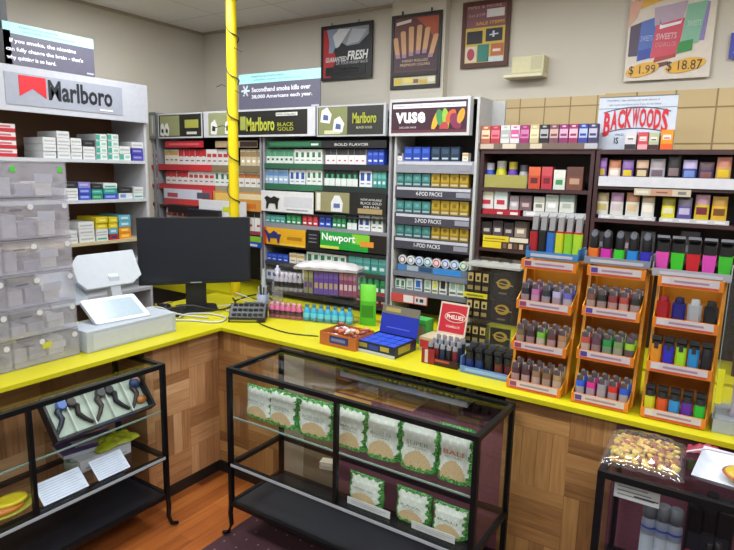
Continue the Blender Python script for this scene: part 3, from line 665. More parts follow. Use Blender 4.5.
# cigar poster
t, s_, W, H = poster('wall_poster', 'black-framed poster of six upright cigars on a rust-brown ground', 392, 441.5, 417, 13.5, 88.5, 3.928, '#131214', 0.022, '#5a2c26')
k = MB(); poly(k, [(.06,.25),(.94,.25),(.94,.55),(.5,.48),(.06,.5)], 0, 0, W, H, .004, '#3c1e2c'); poly(k, [(.5,.94),(.94,.94),(.94,.6),(.7,.8)], 0, 0, W, H, .0035, '#a04628')
poly(k, [(.1,.86),(.4,.89),(.4,.93),(.1,.90)], 0, 0, W, H, .002, '#d0c4c0')
for i, (u, v0, v1, ln) in enumerate(((.13,.42,.70,-.10),(.27,.42,.78,-.06),(.42,.44,.83,-.02),(.57,.46,.84,.03),(.71,.46,.80,.08),(.85,.40,.70,.14))):
    poly(k, [(u-.05-ln*.3,v0),(u+.04-ln*.3,v0),(u+.05+ln*.4,v1-.01),(u+.02+ln*.4,v1),(u-.03+ln*.4,v1),(u-.055+ln*.4,v1-.015)], 0, 0, W, H, .002-.0002*i, '#c49468')
    poly(k, [(u-.05-ln*.3,v0),(u+.04-ln*.3,v0),(u+.042-ln*.2,v0+.05),(u-.052-ln*.2,v0+.05)], 0, 0, W, H, .0003-.0002*i, '#9a7a94')
k.build('picture', s_)
text('HAND ROLLED', W*.52, H*.035, '#d8b898', s_, (W*.24, 0.0005, H*.36)); text('PREMIUM CIGARS', W*.6, H*.035, '#d8b898', s_, (W*.2, 0.0005, H*.305))
MB().box(.02, W-.02, -0.004, .004, H*.175, H*.225, '#101014').build('ledge', t)
k = MB().box(W*.08, W*.92, 0.0, .004, H*.05, H*.155, '#c8c49c'); printed(k, W*.84, H*.105, 0.0, [(.02,.2,.1,.9,'#d0b83c'), (.25,.45,.3,.9,'#e0cc60'), (.48,.6,.2,.7,'#7a5a30'), (.63,.8,.1,.6,'#c8a838'), (.83,.98,.3,.9,'#d8d8c8')], x0=W*.08, z0=H*.05); k.build('banana_strip', s_)
MB().box(W*.2, W*.22, .002, .012, H, H+.025, '#2a2a2c').build('hanging_clip', t); MB().box(W*.78, W*.8, .002, .012, H, H+.025, '#2a2a2c').build('hanging_clip', t)
# brown framed price board
t, s_, W, H = poster('wall_poster', 'brown-framed maroon poster with yellow-bordered coloured squares', 462.5, 510, 486, 0.5, 67, 3.985, '#4c2418', 0.03, '#7c5058')
k = MB(); poly(k, [(.06,.07),(.93,.07),(.93,.60),(.06,.60)], 0, 0, W, H, .004, '#c8ac44')
for a, b_, c, d, col in ((.12,.45,.36,.55,'#24222a'), (.52,.86,.38,.57,'#1c2230'), (.10,.34,.08,.32,'#d4c8b4'), (.36,.60,.08,.34,'#2f7c70'), (.64,.90,.16,.34,'#b46438'), (.58,.90,.07,.15,'#c4ccd0'), (.52,.88,.74,.86,'#d4d0d0')):
    poly(k, [(a,c),(b_,c),(b_,d),(a,d)], 0, 0, W, H, .002, col)
poly(k, [(.22+.08*math.cos(i*PI/8), .2+.09*math.sin(i*PI/8)) for i in range(16)], 0, 0, W, H, .0005, '#a83c50')
poly(k, [(.60,.465),(.78,.475),(.78,.495),(.60,.485)], 0, 0, W, H, .0003, '#c8ccd4'); poly(k, [(.66,.44),(.70,.44),(.70,.53),(.66,.53)], 0, 0, W, H, .0002, '#c8ccd4')
poly(k, [(.68,.22),(.84,.22),(.84,.26),(.68,.26)], 0, 0, W, H, .0003, '#e0d0c4')
k.build('picture', s_)
text('PIPES & MORE', W*.7, H*.04, '#c8a0a0', s_, (W*.12, 0.001, H*.885)); text('from $ 5.99', W*.34, H*.05, '#c8a8a8', s_, (W*.14, 0.001, H*.76)); text('2 for 25', W*.28, H*.06, '#2a2a30', s_, (W*.56, 0.0005, H*.77)); text('SALE ITEMS', W*.6, H*.05, '#d8a040', s_, (W*.3, 0.001, H*.635), bold=.02)
# price poster of two-tone packs, right
X0_ = 0
t, s_, W, H = poster('wall_poster', 'yellow-edged price poster of colourful pouches reading $1.99, high on the wall', 628, 714, 671, -12, 79, 3.98, None, 0.0, '#d6ccc0', th=0.012)
k = MB(); poly(k, [(0,.25),(.12,.75),(0,1),(1,1),(1,.86),(.5,.9),(.12,.80)][2:], 0, 0, W, H, .004, '#d8a83c')
poly(k, [(0,.0),(0,.6),(.1,.72),(.16,.9),(0,.9)], 0, 0, W, H, .0038, '#d4a490')
poly(k, [(.2,.93),(.6,.95),(.6,1),(.2,1)], 0, 0, W, H, .0032, '#d8dc3c')
for pts, col in (([(.03,.28),(.15,.28),(.17,.66),(.03,.62)], '#4a3c54'), ([(.14,.22),(.32,.25),(.34,.70),(.16,.66)], '#4a68b4'), ([(.15,.22),(.3,.25),(.3,.36),(.15,.34)], '#2c44a0'),
                 ([(.30,.24),(.62,.28),(.66,.66),(.34,.62)], '#c8485c'), ([(.32,.60),(.64,.66),(.68,.84),(.30,.80)], '#b4a0b4'), ([(.64,.34),(.84,.38),(.90,.82),(.68,.80)], '#7fb49c'), ([(.60,.27),(.78,.30),(.78,.42),(.62,.40)], '#2f8a44'),
                 ([(.82,.4),(.9,.4),(.93,.8),(.86,.82)], '#8a7cb4'), ([(.34,.19),(.60,.24),(.60,.34),(.38,.32)], '#a83c34'), ([(.42,.26),(.56,.29),(.55,.33),(.42,.31)], '#d8c8a8'), ([(.36,.12),(.52,.16),(.52,.20),(.36,.18)], '#6a3c34'),
                 ([(.38,.56),(.62,.60),(.64,.66),(.62,.63),(.40,.60),(.38,.66)], '#e8e4ec'), ([(.44,.64),(.62,.67),(.62,.74),(.44,.72)], '#a8b8c4')):
    poly(k, pts, 0, 0, W, H, .002, col, t=.0004+.0002*(len(k.v) % 7))
for cx_, cy_, rx_ in ((.22,.12,.20),(.72,.14,.23)):
    poly(k, [(cx_+rx_*math.cos(i*PI/10), cy_+.075*math.sin(i*PI/10)+.03*math.cos(i*PI/10)) for i in range(20)], 0, 0, W, H, .0005, '#dca838')
k.build('picture', s_)
text('SWEETS', W*.24, H*.07, '#e0a8b4', s_, (W*.35, -.002, H*.44), bold=.03, shear=.1); text('CIGARILLOS', W*.24, H*.05, '#d8909c', s_, (W*.35, -.002, H*.36)); text('SWEETS', W*.14, H*.06, '#a8b8e8', s_, (W*.17, -.002, H*.44)); text('SWEETS', W*.15, H*.06, '#c8e0d4', s_, (W*.70, -.002, H*.56))
text('$ 1.99', W*.32, H*.11, '#26202a', s_, (W*.06, -0.003, H*.06)); text('$ 18.87', W*.40, H*.12, '#26202a', s_, (W*.51, -0.003, H*.075))
text('FLAVORS', W*.32, H*.09, '#18141c', s_, (W*.10, -0.001, H*.90), bold=.05, shear=.2)
# blue sheet at the right edge
t, s_, W, H = poster('wall_poster', 'blue poster cut off by the right edge of the view', 730, 775, 745, 32, 58, 3.98, None, 0.0, '#3c44a8', th=0.012)
poly_ = MB().box(W*.1, W*.9, 0.002, .004, H*.2, H*.26, '#8c90c8'); poly_.build('pale_stripe', s_)
# cream wall unit under the brown poster
X0, X1 = ony(505, 66, 3.9).x, ony(543.5, 66, 3.9).x; Z0, Z1 = ony(525, 77, 3.9).z, ony(525, 56, 3.9).z
t = thing('wall_fixture', 'cream plastic wall unit with a sloped top, right of the brown-framed poster', 'wall unit', (X0, 3.9, Z0)); W = X1-X0; H = Z1-Z0
MB().box(W*.18, W, 0, .1, H*.22, H, '#cfc8a0').build('housing', t, bevel=0.004)
MB().prismx([(-.02,0),(.1,0),(.1,H*.22),(0,H*.22),(-.02,H*.12)], 0, W, '#d8d2b4').build('base', t)
MB().box(W*.68, W*.95, -.003, 0, H*.35, H*.95, '#bdb694').build('side_panel', t)

# ===== warning signs on top of the racks and the cabinet
def warn(name, label, loc, rz, W, H, lines, star, headtext):
    t = thing(name, label, 'sign', loc, rz)
    MB().box(0, W, 0, .006, 0, H*.74, '#5c5a6c').build('dark_field', t)
    hd = MB().box(0, W, 0, .006, H*.74, H, '#a4dce0').build('pale_band', t)
    for i, s_ in enumerate(headtext): text(s_, W*(.62-.05*i) if i else W*.42, H*.055, '#4c8a98', hd, (W*(.16+.04*i), -.001, H*(.895-.10*i)))
    for i, (s_, u, wd) in enumerate(lines): text(s_, W*wd, H*.13, '#e0e0ec', t, (W*u, -.001, H*(.50-.20*i)), bold=.03)
    if star:
        k = MB()
        for j in range(3):
            T = Matrix.Translation((W*.09, -.001, H*.55)) @ Matrix.Rotation(j*PI/3, 4, 'Y'); k.box(-H*.16, H*.16, -.0006*(j+1), .0005, -H*.025, H*.025, ['#c8e0ea', '#d8b8c4', '#b8d8e4'][j], T)
        k.build('star_emblem', t)
    MB().box(W*.90, W*.985, -.001, 0, H*.05, H*.09, '#b4b4c0').build('fine_print', t)
    return t
xa, xb = ony(238, 92, RY).x, ony(319.5, 92, RY).x; za = ony(280, 110, RY).z+.004; zb_ = ony(280, 71, RY).z
warn('warning_sign', 'dark purple sign with pale blue band about secondhand smoke, atop the racks', (xa, RY+.01, za), 0, xb-xa, zb_-za,
     [('Secondhand smoke kills over', .17, .72), ('38,000 Americans each year.', .17, .74)], True, ['A Federal Court has ordered this statement', 'by the tobacco companies to be made about smoking'])
# ===== white cabinet on the left with cartons
CXP = -3.95
CY0, CY1 = 1.55, onx(147, 150, CXP).y
CZT = onx(120, 82, CXP).z; CZB = 0.0
t = thing('wall_cabinet', 'tall white-edged cabinet with a red and black lettered header on the left', 'cabinet', (CXP, CY0, 0), PI/2)
W = CY1-CY0; D_ = 0.42
zh = onx(110, 120, CXP).z
MB().box(0, .02, 0, D_, 0, CZT, '#b9bac0').build('side_panel', t); MB().box(W-.02, W, 0, D_, 0, CZT, '#b9bac0').build('side_panel', t)
MB().box(.02, W-.02, D_-.015, D_, 0, CZT, '#6e4a30').build('back_panel', t)
hd = MB().box(0, W, -.03, .0, zh, CZT, '#b0b2bc').box(.02, W-.02, 0, D_-.015, CZT-.02, CZT, '#b0b2bc').build('header_panel', t)
def cyy(px, py): return onx(px, py, CXP+.03).y-CY0
u0, u1 = cyy(5, 90), cyy(122, 100); hz = CZT-zh
k = MB().box(u0, u1, -.034, -.03, zh+.14*hz, CZT-.16*hz, '#9498a6'); k.build('lettered_plate', hd)
r0, r1 = cyy(19, 90), cyy(46, 95); m0, m1 = cyy(48, 92), cyy(112, 100)
zt_, zb2 = zh+.80*hz, zh+.34*hz
MB().prismy([(r0, zb2), ((r0+r1)/2, zb2+.19*hz), (r1, zb2), (r1, zt_), (r0, zt_)], -.037, -.034, '#cc1f2c').build('red_emblem', hd)
text('Marlboro', m1-m0, .47*hz, '#1c1e28', hd, (m0, -.036, zh+.31*hz), bold=.028)
MB().box(m1-.10, m1, -.036, -.034, zh+.20*hz, zh+.235*hz, '#e0e0e6').build('fine_print', hd)
CSH = []
for px, py in ((110, 160), (110, 199.5), (110, 240.5), (110, 262)):
    z = onx(px, py, CXP).z; CSH.append(z)
    sh = MB().box(.02, W-.02, 0, D_-.015, z-.022, z, '#b7b9bf' if len(CSH) != 3 else '#bcae8c').build('shelf', t)
for z in (.9, .55, .2): MB().box(.02, W-.02, 0, D_-.015, z-.022, z, '#b7b9bf').build('shelf', t)
CART = {
 'w': ('#c9cacc', [(.1,.9,.35,.6,'#a2a4a8')]), 'rw': ('#cfc8c8', [(0,1,.0,.45,'#b02430'), (.2,.8,.55,.8,'#b8646c')]), 'tealw': ('#ccd2d0', [(0,.35,.1,.9,'#3f9a8a'), (.5,.9,.3,.7,'#8ab4a8')]),
 'purp': ('#43409c', [(.1,.8,.4,.7,'#8a88c8')]), 'lil': ('#7c78b8', [(.1,.8,.4,.7,'#a8a4d0')]), 'blk': ('#26262c', [(.2,.8,.4,.6,'#5a5c64')]), 'blue': ('#3448a8', [(.1,.8,.3,.7,'#8494d0')]),
 'teal': ('#2f8a80', [(.1,.8,.4,.7,'#6cb8ac')]), 'green': ('#2c8058', [(.1,.8,.4,.7,'#70b090')]), 'yel': ('#c8b41c', [(.2,.8,.3,.6,'#e0d470')]), 'or': ('#d88a20', [(.2,.8,.3,.7,'#e8c060')]), 'cy': ('#5ca0b8', [(.2,.8,.3,.7,'#b8d4dc')]),
 'wb': ('#c4c8d0', [(.1,.5,.2,.8,'#5c80b4')]), 'red': ('#9a2c38', [(.2,.8,.3,.7,'#303050')]), 'wt': ('#c6cecc', [(.1,.9,.2,.5,'#48948c')]),
}
def stack(pxa, pxb, z, ptop, names, words, where, group=None):
    """boxes of one stack, listed bottom to top, standing on the cabinet shelf"""
    pc = (pxa+pxb)/2; Y0, Y1 = onx(pxa, ptop+8, CXP-.02).y, onx(pxb, ptop+8, CXP-.02).y
    h = (onx(pc, ptop, CXP-.02).z-z)/len(names)
    for i, nme in enumerate(names):
        st = CART[nme]
        o = pbox((Y1-Y0)*.97, .24, h*.95, st[0], st[1]).build('carton', loc=(CXP-.02-RS.uniform(0,.008), (Y0+Y1)/2, z+.0008+i*h), rz=PI/2)
        lv = '' if len(names) == 1 else (', lying at the bottom' if i == 0 else (', topmost' if i == len(names)-1 else ', mid-stack'))
        if len(names) > 3 and 0 < i < len(names)-1: lv = ', second up' if i == 1 else ', third up'
        tag(o, words[i % len(words)]+' carton'+where+lv, 'carton')
z = CSH[0]
stack(-8, 16, z, 123, ['rw']*4, ['red and white'], ' in the leftmost stack behind the clear bins')
stack(43, 56, z, 137, ['w']*3, ['plain white'], ' at the left of the top shelf')
stack(57, 70, z, 131, ['w']*4, ['plain white'], ' second stack of the top shelf')
stack(71, 82, z, 138, ['w']*3, ['off-white'], ' third stack of the top shelf')
stack(83, 95, z, 140, ['w','w','blk'], ['white', 'white', 'black'], ' fourth stack of the top shelf')
stack(96, 107, z, 134, ['tealw']*4, ['white and teal'], ' left teal-marked stack of the top shelf')
stack(108, 119, z, 134, ['tealw']*4, ['white and teal'], ' right teal-marked stack of the top shelf')
stack(120, 131, z, 146, ['tealw','w'], ['white teal-marked', 'plain white'], ' stack next to the purple boxes')
stack(132, 143.5, z, 142, ['purp','purp','w'], ['deep purple', 'deep purple', 'whitish'], ' at the right end of the top shelf')
z = CSH[1]
stack(64, 78, z, 182, ['w','w','blk'], ['white', 'pale', 'black'], ' at the left of the second shelf')
stack(79, 91, z, 182, ['blue','blue','lil'], ['blue', 'blue', 'lilac'], ' beside the white one on the second shelf')
stack(92, 103, z, 184, ['green','teal','blk'], ['green', 'teal', 'black'], ' in the green stack of the second shelf')
stack(104, 118, z, 183, ['blue','teal','wt'], ['blue', 'teal', 'pale teal'], ' in the centre of the second shelf')
stack(119, 133, z, 187, ['wb','blk'], ['white and blue', 'black'], ' right of centre on the second shelf')
stack(134, 144, z, 187, ['wt','w'], ['white and teal', 'white'], ' at the right end of the second shelf')
z = CSH[2]
stack(67, 78, z, 231, ['w','w'], ['white'], ' at the left of the third shelf')
stack(79, 95, z, 222, ['w','w','w'], ['bulky white'], ' second stack of the third shelf')
stack(96, 108, z, 217, ['wt','w','yel','yel'], ['white and teal', 'white', 'yellow', 'bright yellow'], ' in the left yellow stack')
stack(109, 118, z, 217, ['red','cy','yel','yel'], ['dark red', 'pale blue', 'yellow', 'bright yellow'], ' in the right yellow stack')
stack(119, 131, z, 215, ['or','or','cy','cy'], ['orange', 'orange', 'light blue', 'light blue'], ' in the rightmost stack of the third shelf')

y0_, y1_ = onx(8, 45, CXP+.03).y, onx(95, 60, CXP+.03).y
zb_ = onx(60, 71, CXP+.03).z; zt_ = onx(60, 31.5, CXP+.03).z
warn('warning_sign', 'dark purple sign with pale band about nicotine, standing on the white cabinet', (CXP+.02, y0_-.02, CZT+.003), PI/2, y1_-y0_+.02, zt_-zb_,
     [('If you smoke, the nicotine', .06, .72), ('can fully change the brain - that\'s', .02, .84), ('why quitting is so hard.', .02, .52)], False, ['A Federal Court has ordered this', 'tobacco companies to make this statement about nicotine'])
t = thing('wall_speaker', 'black box-shaped object cut off at the upper left, above the cabinet', 'speaker', (CXP+.02, onx(9, 40, CXP).y-.16, CZT+.003), PI/2)
MB().box(0, .16, 0, .14, 0, .20, '#141418').build('lower_body', t); MB().box(0, .155, .01, .14, .205, .50, '#1e1e26').build('upper_body', t); MB().box(.02, .10, .004, .01, .25, .47, '#8a94ac').build('pale_face', t)

# ===== brown shelf units
SY = RY+.02
BRN = mat('#3a2023', 0.5, var=.15, scale=8)
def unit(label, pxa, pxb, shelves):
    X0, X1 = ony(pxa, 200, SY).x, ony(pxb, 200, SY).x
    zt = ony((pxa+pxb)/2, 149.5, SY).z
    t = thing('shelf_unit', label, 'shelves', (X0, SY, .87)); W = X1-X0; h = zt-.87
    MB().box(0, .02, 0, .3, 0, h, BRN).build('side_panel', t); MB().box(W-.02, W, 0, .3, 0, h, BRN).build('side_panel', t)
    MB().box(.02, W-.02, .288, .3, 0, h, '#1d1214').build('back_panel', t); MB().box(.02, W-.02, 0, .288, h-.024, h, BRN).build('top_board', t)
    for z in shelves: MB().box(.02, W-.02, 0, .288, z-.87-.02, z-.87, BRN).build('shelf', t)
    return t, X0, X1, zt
zD1, zD2, zD3 = lz(535, 189, SY), lz(535, 217, SY), lz(535, 252, SY)
tD, D0, D1, DT = unit('dark brown shelf unit left of the wide one, topped by small coloured boxes', 478.5, 591, [zD1, zD2, zD3])
zE1, zE2, zE3 = lz(663, 187, SY), lz(663, 222, SY), lz(663, 258, SY)
tE, E0, E1, ET = unit('wide dark brown shelf unit holding pouches beneath the arched-lettering sign', 592.5, 760, [zE1, zE2, zE3])
# boxes on top of unit D, in a shallow tray
tr = MB(); xa, xb = ony(479, 145, SY).x, ony(598, 145, SY).x
tr.box(0, xb-xa, -.005, .12, 0, .008, '#8c7a68').box(0, xb-xa, -.008, -.002, 0, .035, '#6a5850'); printed(tr, xb-xa, .035, -.008, [(.02,.14,.1,.9,'#b8a898'), (.22,.34,.1,.9,'#c8bca8'), (.46,.56,.1,.9,'#c0b49c'), (.9,1,.1,.9,'#a8a8b0')], x0=0)
tag(tr.build('display_tray', loc=(xa, SY, DT+.001)), 'shallow brown tray under the row of small coloured boxes', 'tray')
tops = [('#b06048','#d8c8a8','orange and cream'), ('#a83040','#d07080','crimson'), ('#c8c8c4','#a0a4a4','white and silver'), ('#ccc8cc','#c0508c','white and pink'), ('#8c2860','#c070a0','magenta'), ('#b8a880','#d8ccac','cream and tan'),
        ('#1c1c22','#a0a0a4','black and white'), ('#6a4450','#c0a098','brown-pink'), ('#7c2c60','#c8a0b8','plum'), ('#8c2c58','#d8b0c0','raspberry'), ('#2c3c90','#a8b4d8','royal blue'), ('#34345c','#b0b0c4','navy'), ]
for i, (c1, c2, wd) in enumerate(tops):
    Xa, Xb = ony(480+9.75*i, 138, SY).x, ony(480+9.75*(i+1), 138, SY).x
    o = pbox((Xb-Xa)*.92, .05, .128, c1, [(.05,.95,.42,.80,c2), (.15,.85,.5,.6,c1), (0,1,.0,.2,'#2a2026'), (.3,.7,.88,.95,c2)]).build('cigar_box', loc=((Xa+Xb)/2, SY+.01, DT+.010))
    tag(o, '%s small box in the row on top of the left brown shelves' % wd, 'box')
# tall lettered board behind the top of unit E
X0, X1 = ony(598, 120, SY+.10).x, ony(676, 120, SY+.10).x; Z1 = ony(637, 96, SY+.10).z
bw = thing('shop_sign', 'white board with large red arched lettering standing on the brown shelves', 'sign', (X0, SY+.10, ET+.001)); W = X1-X0; H = Z1-ET
MB().box(0, W, 0, .008, 0, H, '#bcc4d2').box(0, W, -.002, 0, H*.985, H, '#6a7078').build('board', bw)
text('WARNING: Cigar smoking can cause cancers of', W*.68, H*.045, '#5a6880', bw, (W*.1, -.001, H*.90)); text('the mouth and throat, even if you do not inhale', W*.66, H*.045, '#5a6880', bw, (W*.14, -.001, H*.82))
MB().box(0, W, -.001, 0, H*.775, H*.785, '#5a6880').build('rule_line', bw)
k = MB(); arc = lambda u, r: (u*W, H*(r+.02-.5*(u-.5)**2))
for r0_, r1_ in ((.745,.755), (.355,.365)):
    pts = [arc(.07+.86*i/16, r0_+.02) for i in range(17)]+[arc(.93-.86*i/16, r1_+.03) for i in range(17)]
    k.prismy(pts, -.0015, 0, '#3c4860')
k.build('outline', bw)
word = 'BACKWOODS'
for i, ch in enumerate(word):
    u = .085+.83*i/9; um = u+.046
    big = 1.25 if i in (0, 8) else 1.0
    o = text(ch, W*.086, H*.36*big, '#c01c2c', bw, (W*u, -.003, H*(.42-(.09 if i == 0 else .05 if i == 8 else 0))-.5*H*(um-.5)**2), bold=.035)
text('IS', W*.06, H*.12, '#20242c', bw, (W*.24, -.002, H*.12), bold=.02); text('WILD', W*.12, H*.04, '#3c4860', bw, (W*.24, -.002, H*.27))
for i, (a, b_, yt, c1, c2, wd) in enumerate(((624, 635, 131, '#c8c4cc', '#2c282c', 'white and black'), (637, 647, 132, '#c04450', '#d89aa0', 'red and pink'), (648, 658, 132.5, '#a8b08c', '#401c28', 'sage and maroon'), (660, 672, 129.5, '#d88c1c', '#e05820', 'orange-yellow'))):
    Xa, Xb = ony(a, 140, SY+.02).x, ony(b_, 140, SY+.02).x; h = ony((a+b_)/2, yt, SY+.02).z-ET
    tag(pbox(Xb-Xa, .04, h, c1, [(0,1,.02,.3,c2), (.15,.85,.5,.75,'#d8d0c8'), (.25,.75,.55,.62,c2)]).build('cigar_pouch_box', loc=((Xa+Xb)/2, SY+.05, ET+.001)), '%s little box standing before the arched-lettering sign' % wd, 'box')

# contents of unit D
def pouch(w, h, c1, c2, c3, win=None, d=.03):
    """standing pouch: pillow body with printed bands"""
    mb = MB()
    def f(u, v): 
        b = math.sin(PI*min(1, max(0, u)))**.5*math.sin(PI*(.12+.88*v))**.6 if 0 < u < 1 and v < 1 else 0
        return ((u-.5)*w*(1-.04*v), -d*.5*b, v*h)
    def g(u, v): x, y, z = f(u, v); return (x, -y+.001, z)
    mm = lambda u, v: (c2 if v > .62 else (c3 if (abs(u-.5) < .34 and .22 < v < .5) else c1))
    mb.grid(f, 8, 10, mm); mb.grid(lambda u, v: g(1-u, v), 8, 10, lambda u, v: c1)
    return mb
def bprow(items, z, Y, cat='pouch', name='tobacco_pouch', kind='pouch', where=''):
    for (a, b_, yt, c1, c2, c3, wd) in items:
        Xa, Xb = ony(a, yt+8, Y).x, ony(b_, yt+8, Y).x; h = ony((a+b_)/2, yt, Y).z-z; wdt = (Xb-Xa)*.96
        if kind == 'pouch': o = pouch(wdt, h, c1, c2, c3).build(name, loc=((Xa+Xb)/2, Y+.03, z+.001))
        elif kind == 'jar':
            mb = MB(); r = wdt/2; mb.lathe([(r*.95,0),(r,.004),(r,h*.55),(r*.8,h*.72)], c1, 14).lathe([(r*.86,h*.72),(r*.86,h)], c2, 14).lathe([(r*1.01,h*.15),(r*1.01,h*.45)], c3, 14, caps=False)
            o = mb.build(name, loc=((Xa+Xb)/2, Y+.04, z+.001))
        else: o = pbox(wdt, .06, h, c1, [(0,1,.6,1,c2), (.2,.8,.25,.5,c3)]).build(name, loc=((Xa+Xb)/2, Y+.01, z+.001))
        tag(o, wd+where, cat)
bprow([(482, 493, 163, '#2c4cb8', '#c8c8d4', '#8aa4e0', 'blue and white jar'), (494, 505, 161, '#c4c020', '#b8bcb0', '#8c8c20', 'yellow jar'), (506, 516, 162, '#5c34a0', '#c8b840', '#a888d0', 'purple jar with yellow top'), (517, 527, 165, '#a8a8b0', '#50545c', '#d0d0d4', 'silver jar')],
      zD1, SY+.05, 'jar', 'tobacco_jar', 'jar', ' behind the olive card, first shelf of the left brown unit')
tag(MB().box(0, ony(526,182,SY).x-ony(479.5+1,182,SY).x-.02, 0, .004, 0, .075, '#96904c').build('shelf_card', loc=(ony(480.5,182,SY).x+.02, SY+.012, zD1+.001)), 'plain olive-coloured card in front of the coloured jars', 'card')
bprow([(528, 540, 167, '#b8442c', '#c8603c', '#5c1c20', 'orange-red box'), (541, 552, 167, '#a82c3c', '#b84850', '#701828', 'red box'), (553, 565, 170, '#c4c8c0', '#d0d0c8', '#3c8850', 'white box with a green stroke'), (566, 583, 167, '#6c4034', '#5c3c34', '#a88870', 'brown pouch-like box')],
      zD1, SY+.012, 'box', 'cigar_box', 'box', ' on the first shelf of the left brown unit')
bprow([(479.5, 493, 191, '#cccac8', '#c8c8b0', '#b02c3c', 'white box with a red disc, left one'), (493.5, 507, 191, '#cccac8', '#b8c8c8', '#a82840', 'white box with a red disc, right one'), (509, 518, 196, '#a8a0a4', '#786c70', '#c8c8cc', 'grey box'), (519, 531, 196, '#6c5458', '#54424a', '#b8a0a4', 'mauve-brown box'),
       (533, 544, 197, '#c8c8c0', '#9c9c94', '#787c70', 'white and grey box'), (545, 558, 195, '#bcbcb8', '#8c948c', '#e0e0e0', 'silver box with white panel'), (559, 574, 195, '#c0c4bc', '#70807c', '#a0a4a0', 'silver-green box')],
      zD2+.032, SY+.012, 'box', 'cigar_box', 'box', ' on the second shelf, left brown unit')
tag(pbox(ony(521,212,SY).x-ony(480.5,212,SY).x-.02, .07, .03, '#a01c2c', [(.4,.55,.1,.5,'#d0c8c8'), (.75,.95,.1,.6,'#d8d0d0')]).build('red_tray', loc=((ony(521,212,SY).x+ony(480.5,212,SY).x)/2, SY+.008, zD2+.001)), 'red display tray below the two red-disc boxes', 'tray')
tag(pbox(ony(588,212,SY).x-ony(522,212,SY).x-.01, .07, .03, '#b4b4b8', [(.05,.3,.2,.8,'#d8d8dc')]).build('silver_tray', loc=((ony(588,212,SY).x+ony(522,212,SY).x)/2, SY+.008, zD2+.001)), 'pale grey display tray right of the red tray', 'tray')
bprow([(481, 491, 222, '#3c3034', '#24201f', '#b0a8a0', 'black and grey box, first'), (492, 502, 221, '#50424a', '#2c2428', '#c0b8b0', 'dark mauve box, second'), (503, 513, 223, '#403438', '#1c1a1c', '#a89c98', 'near-black box, third'), (514, 526, 222, '#8c7c70', '#403834', '#d0c8b8', 'tan and brown box, fourth')],
      zD3+.075, SY+.012, 'box', 'cigar_box', 'box', ' on the third shelf, left unit')
xa, xb = ony(479.5,240,SY).x+.02, ony(528,240,SY).x
tag(pbox(xb-xa, .06, .075, '#2a2422', [(0,.58,.55,1,'#cfb820'), (0,.42,0,.5,'#d2bc1c'), (.05,.5,.72,.78,'#5c5010'), (.6,1,.6,.95,'#d0c8b4'), (.46,.54,.05,.45,'#6c5440'), (.58,.66,.05,.45,'#c0a080'), (.7,.78,.05,.45,'#5c4030'), (.82,.9,.05,.45,'#c0a080')]).build('yellow_display_box', loc=((xa+xb)/2, SY+.004, zD3+.001)), 'yellow-carded display box above the clear acrylic case', 'box')
# contents of unit E
TX0, TX1 = ony(595, 180, SY).x, ony(732, 180, SY).x
rk = MB().box(0, TX1-TX0, -.006, .0, 0, .052, '#c4c4cc').build('pouch_ledge', loc=(TX0+.02, SY-.002, zE1-.004)); tag(rk, 'white ledge strip under the upper row of pouches', 'ledge')
bprow([(595.5, 606, 158, '#7c4ca0', '#9468b4', '#c0a840', 'purple pouch'), (607.5, 620, 160, '#c8b0a0', '#a86848', '#e0d8d0', 'orange and white pouch'), (621, 633, 160, '#6c4494', '#7c5c98', '#d0b828', 'purple pouch with yellow oval'), (635, 648, 160, '#4c3830', '#b89880', '#c8b890', 'brown pouch with cream arch'),
       (649, 665, 159, '#a09ca4', '#8c8488', '#6c5c64', 'silver-grey pouch'), (667, 681, 155, '#1c181c', '#241e20', '#786468', 'tall black pouch'), (682, 697, 160, '#34407c', '#a89cc0', '#6c84c0', 'blue pouch with lilac arch'), (698, 714, 162, '#2c2c50', '#4c303c', '#7c4c4c', 'navy and maroon pouch'), (716, 732, 157, '#b08c54', '#b47060', '#d0b020', 'tan pouch with yellow band')],
      zE1+.03, SY+.008, where=' in the upper row, wide brown unit')
base = MB().box(0, TX1-TX0-.03, 0, .05, 0, .0296, '#b4b4bc').build('pouch_tray', loc=(TX0+.025, SY+.003, zE1)); tag(base, 'white tray holding the upper row of pouches', 'tray')
bprow([(595, 608, 193, '#c4c4bc', '#8c7c5c', '#b8a868', 'white-based pouch with brown-gold top, leftmost'), (609.5, 623, 193, '#c4c4bc', '#8c6c84', '#c0b0b8', 'white-based pouch with mauve top'), (625, 639, 193, '#c4c4bc', '#9c6c4c', '#c8b088', 'white-based pouch with rust top'), (641, 654.5, 194, '#c8c8c4', '#ac9478', '#e0d8c8', 'white-based pouch with beige top'),
       (661, 675, 198, '#c8c020', '#8c8420', '#d0cca8', 'yellow pouch with white disc'), (677, 692, 198, '#54488c', '#68606c', '#b0acc8', 'violet-grey pouch'), (694.5, 710, 195, '#c0a820', '#a88090', '#6c2434', 'yellow pouch with mauve arch'), (711.5, 728, 197, '#c8a02c', '#a88030', '#6c4420', 'golden pouch, rightmost')],
      zE2+.02, SY+.008, where=' in the lower row, wide unit')
for (a, b_, wd) in ((594.5, 655, 'left'), (659.5, 730, 'right')):
    xa, xb = ony(a,215,SY).x+(.02 if wd == 'left' else 0), ony(b_,215,SY).x
    tag(pbox(xb-xa, .05, .0196, '#b8b8bc', [(.05,.2,.2,.8,'#d0d0d4'), (.3,.45,.2,.8,'#d0d0d4'), (.55,.7,.2,.8,'#d0d0d4'), (.8,.95,.2,.8,'#d0d0d4')]).build('pouch_tray', loc=((xa+xb)/2, SY+.003, zE2+.001)), 'white tray under the %s four pouches of the lower row' % wd, 'tray')
xa, xb = ony(634,194,SY).x, ony(691,194,SY).x
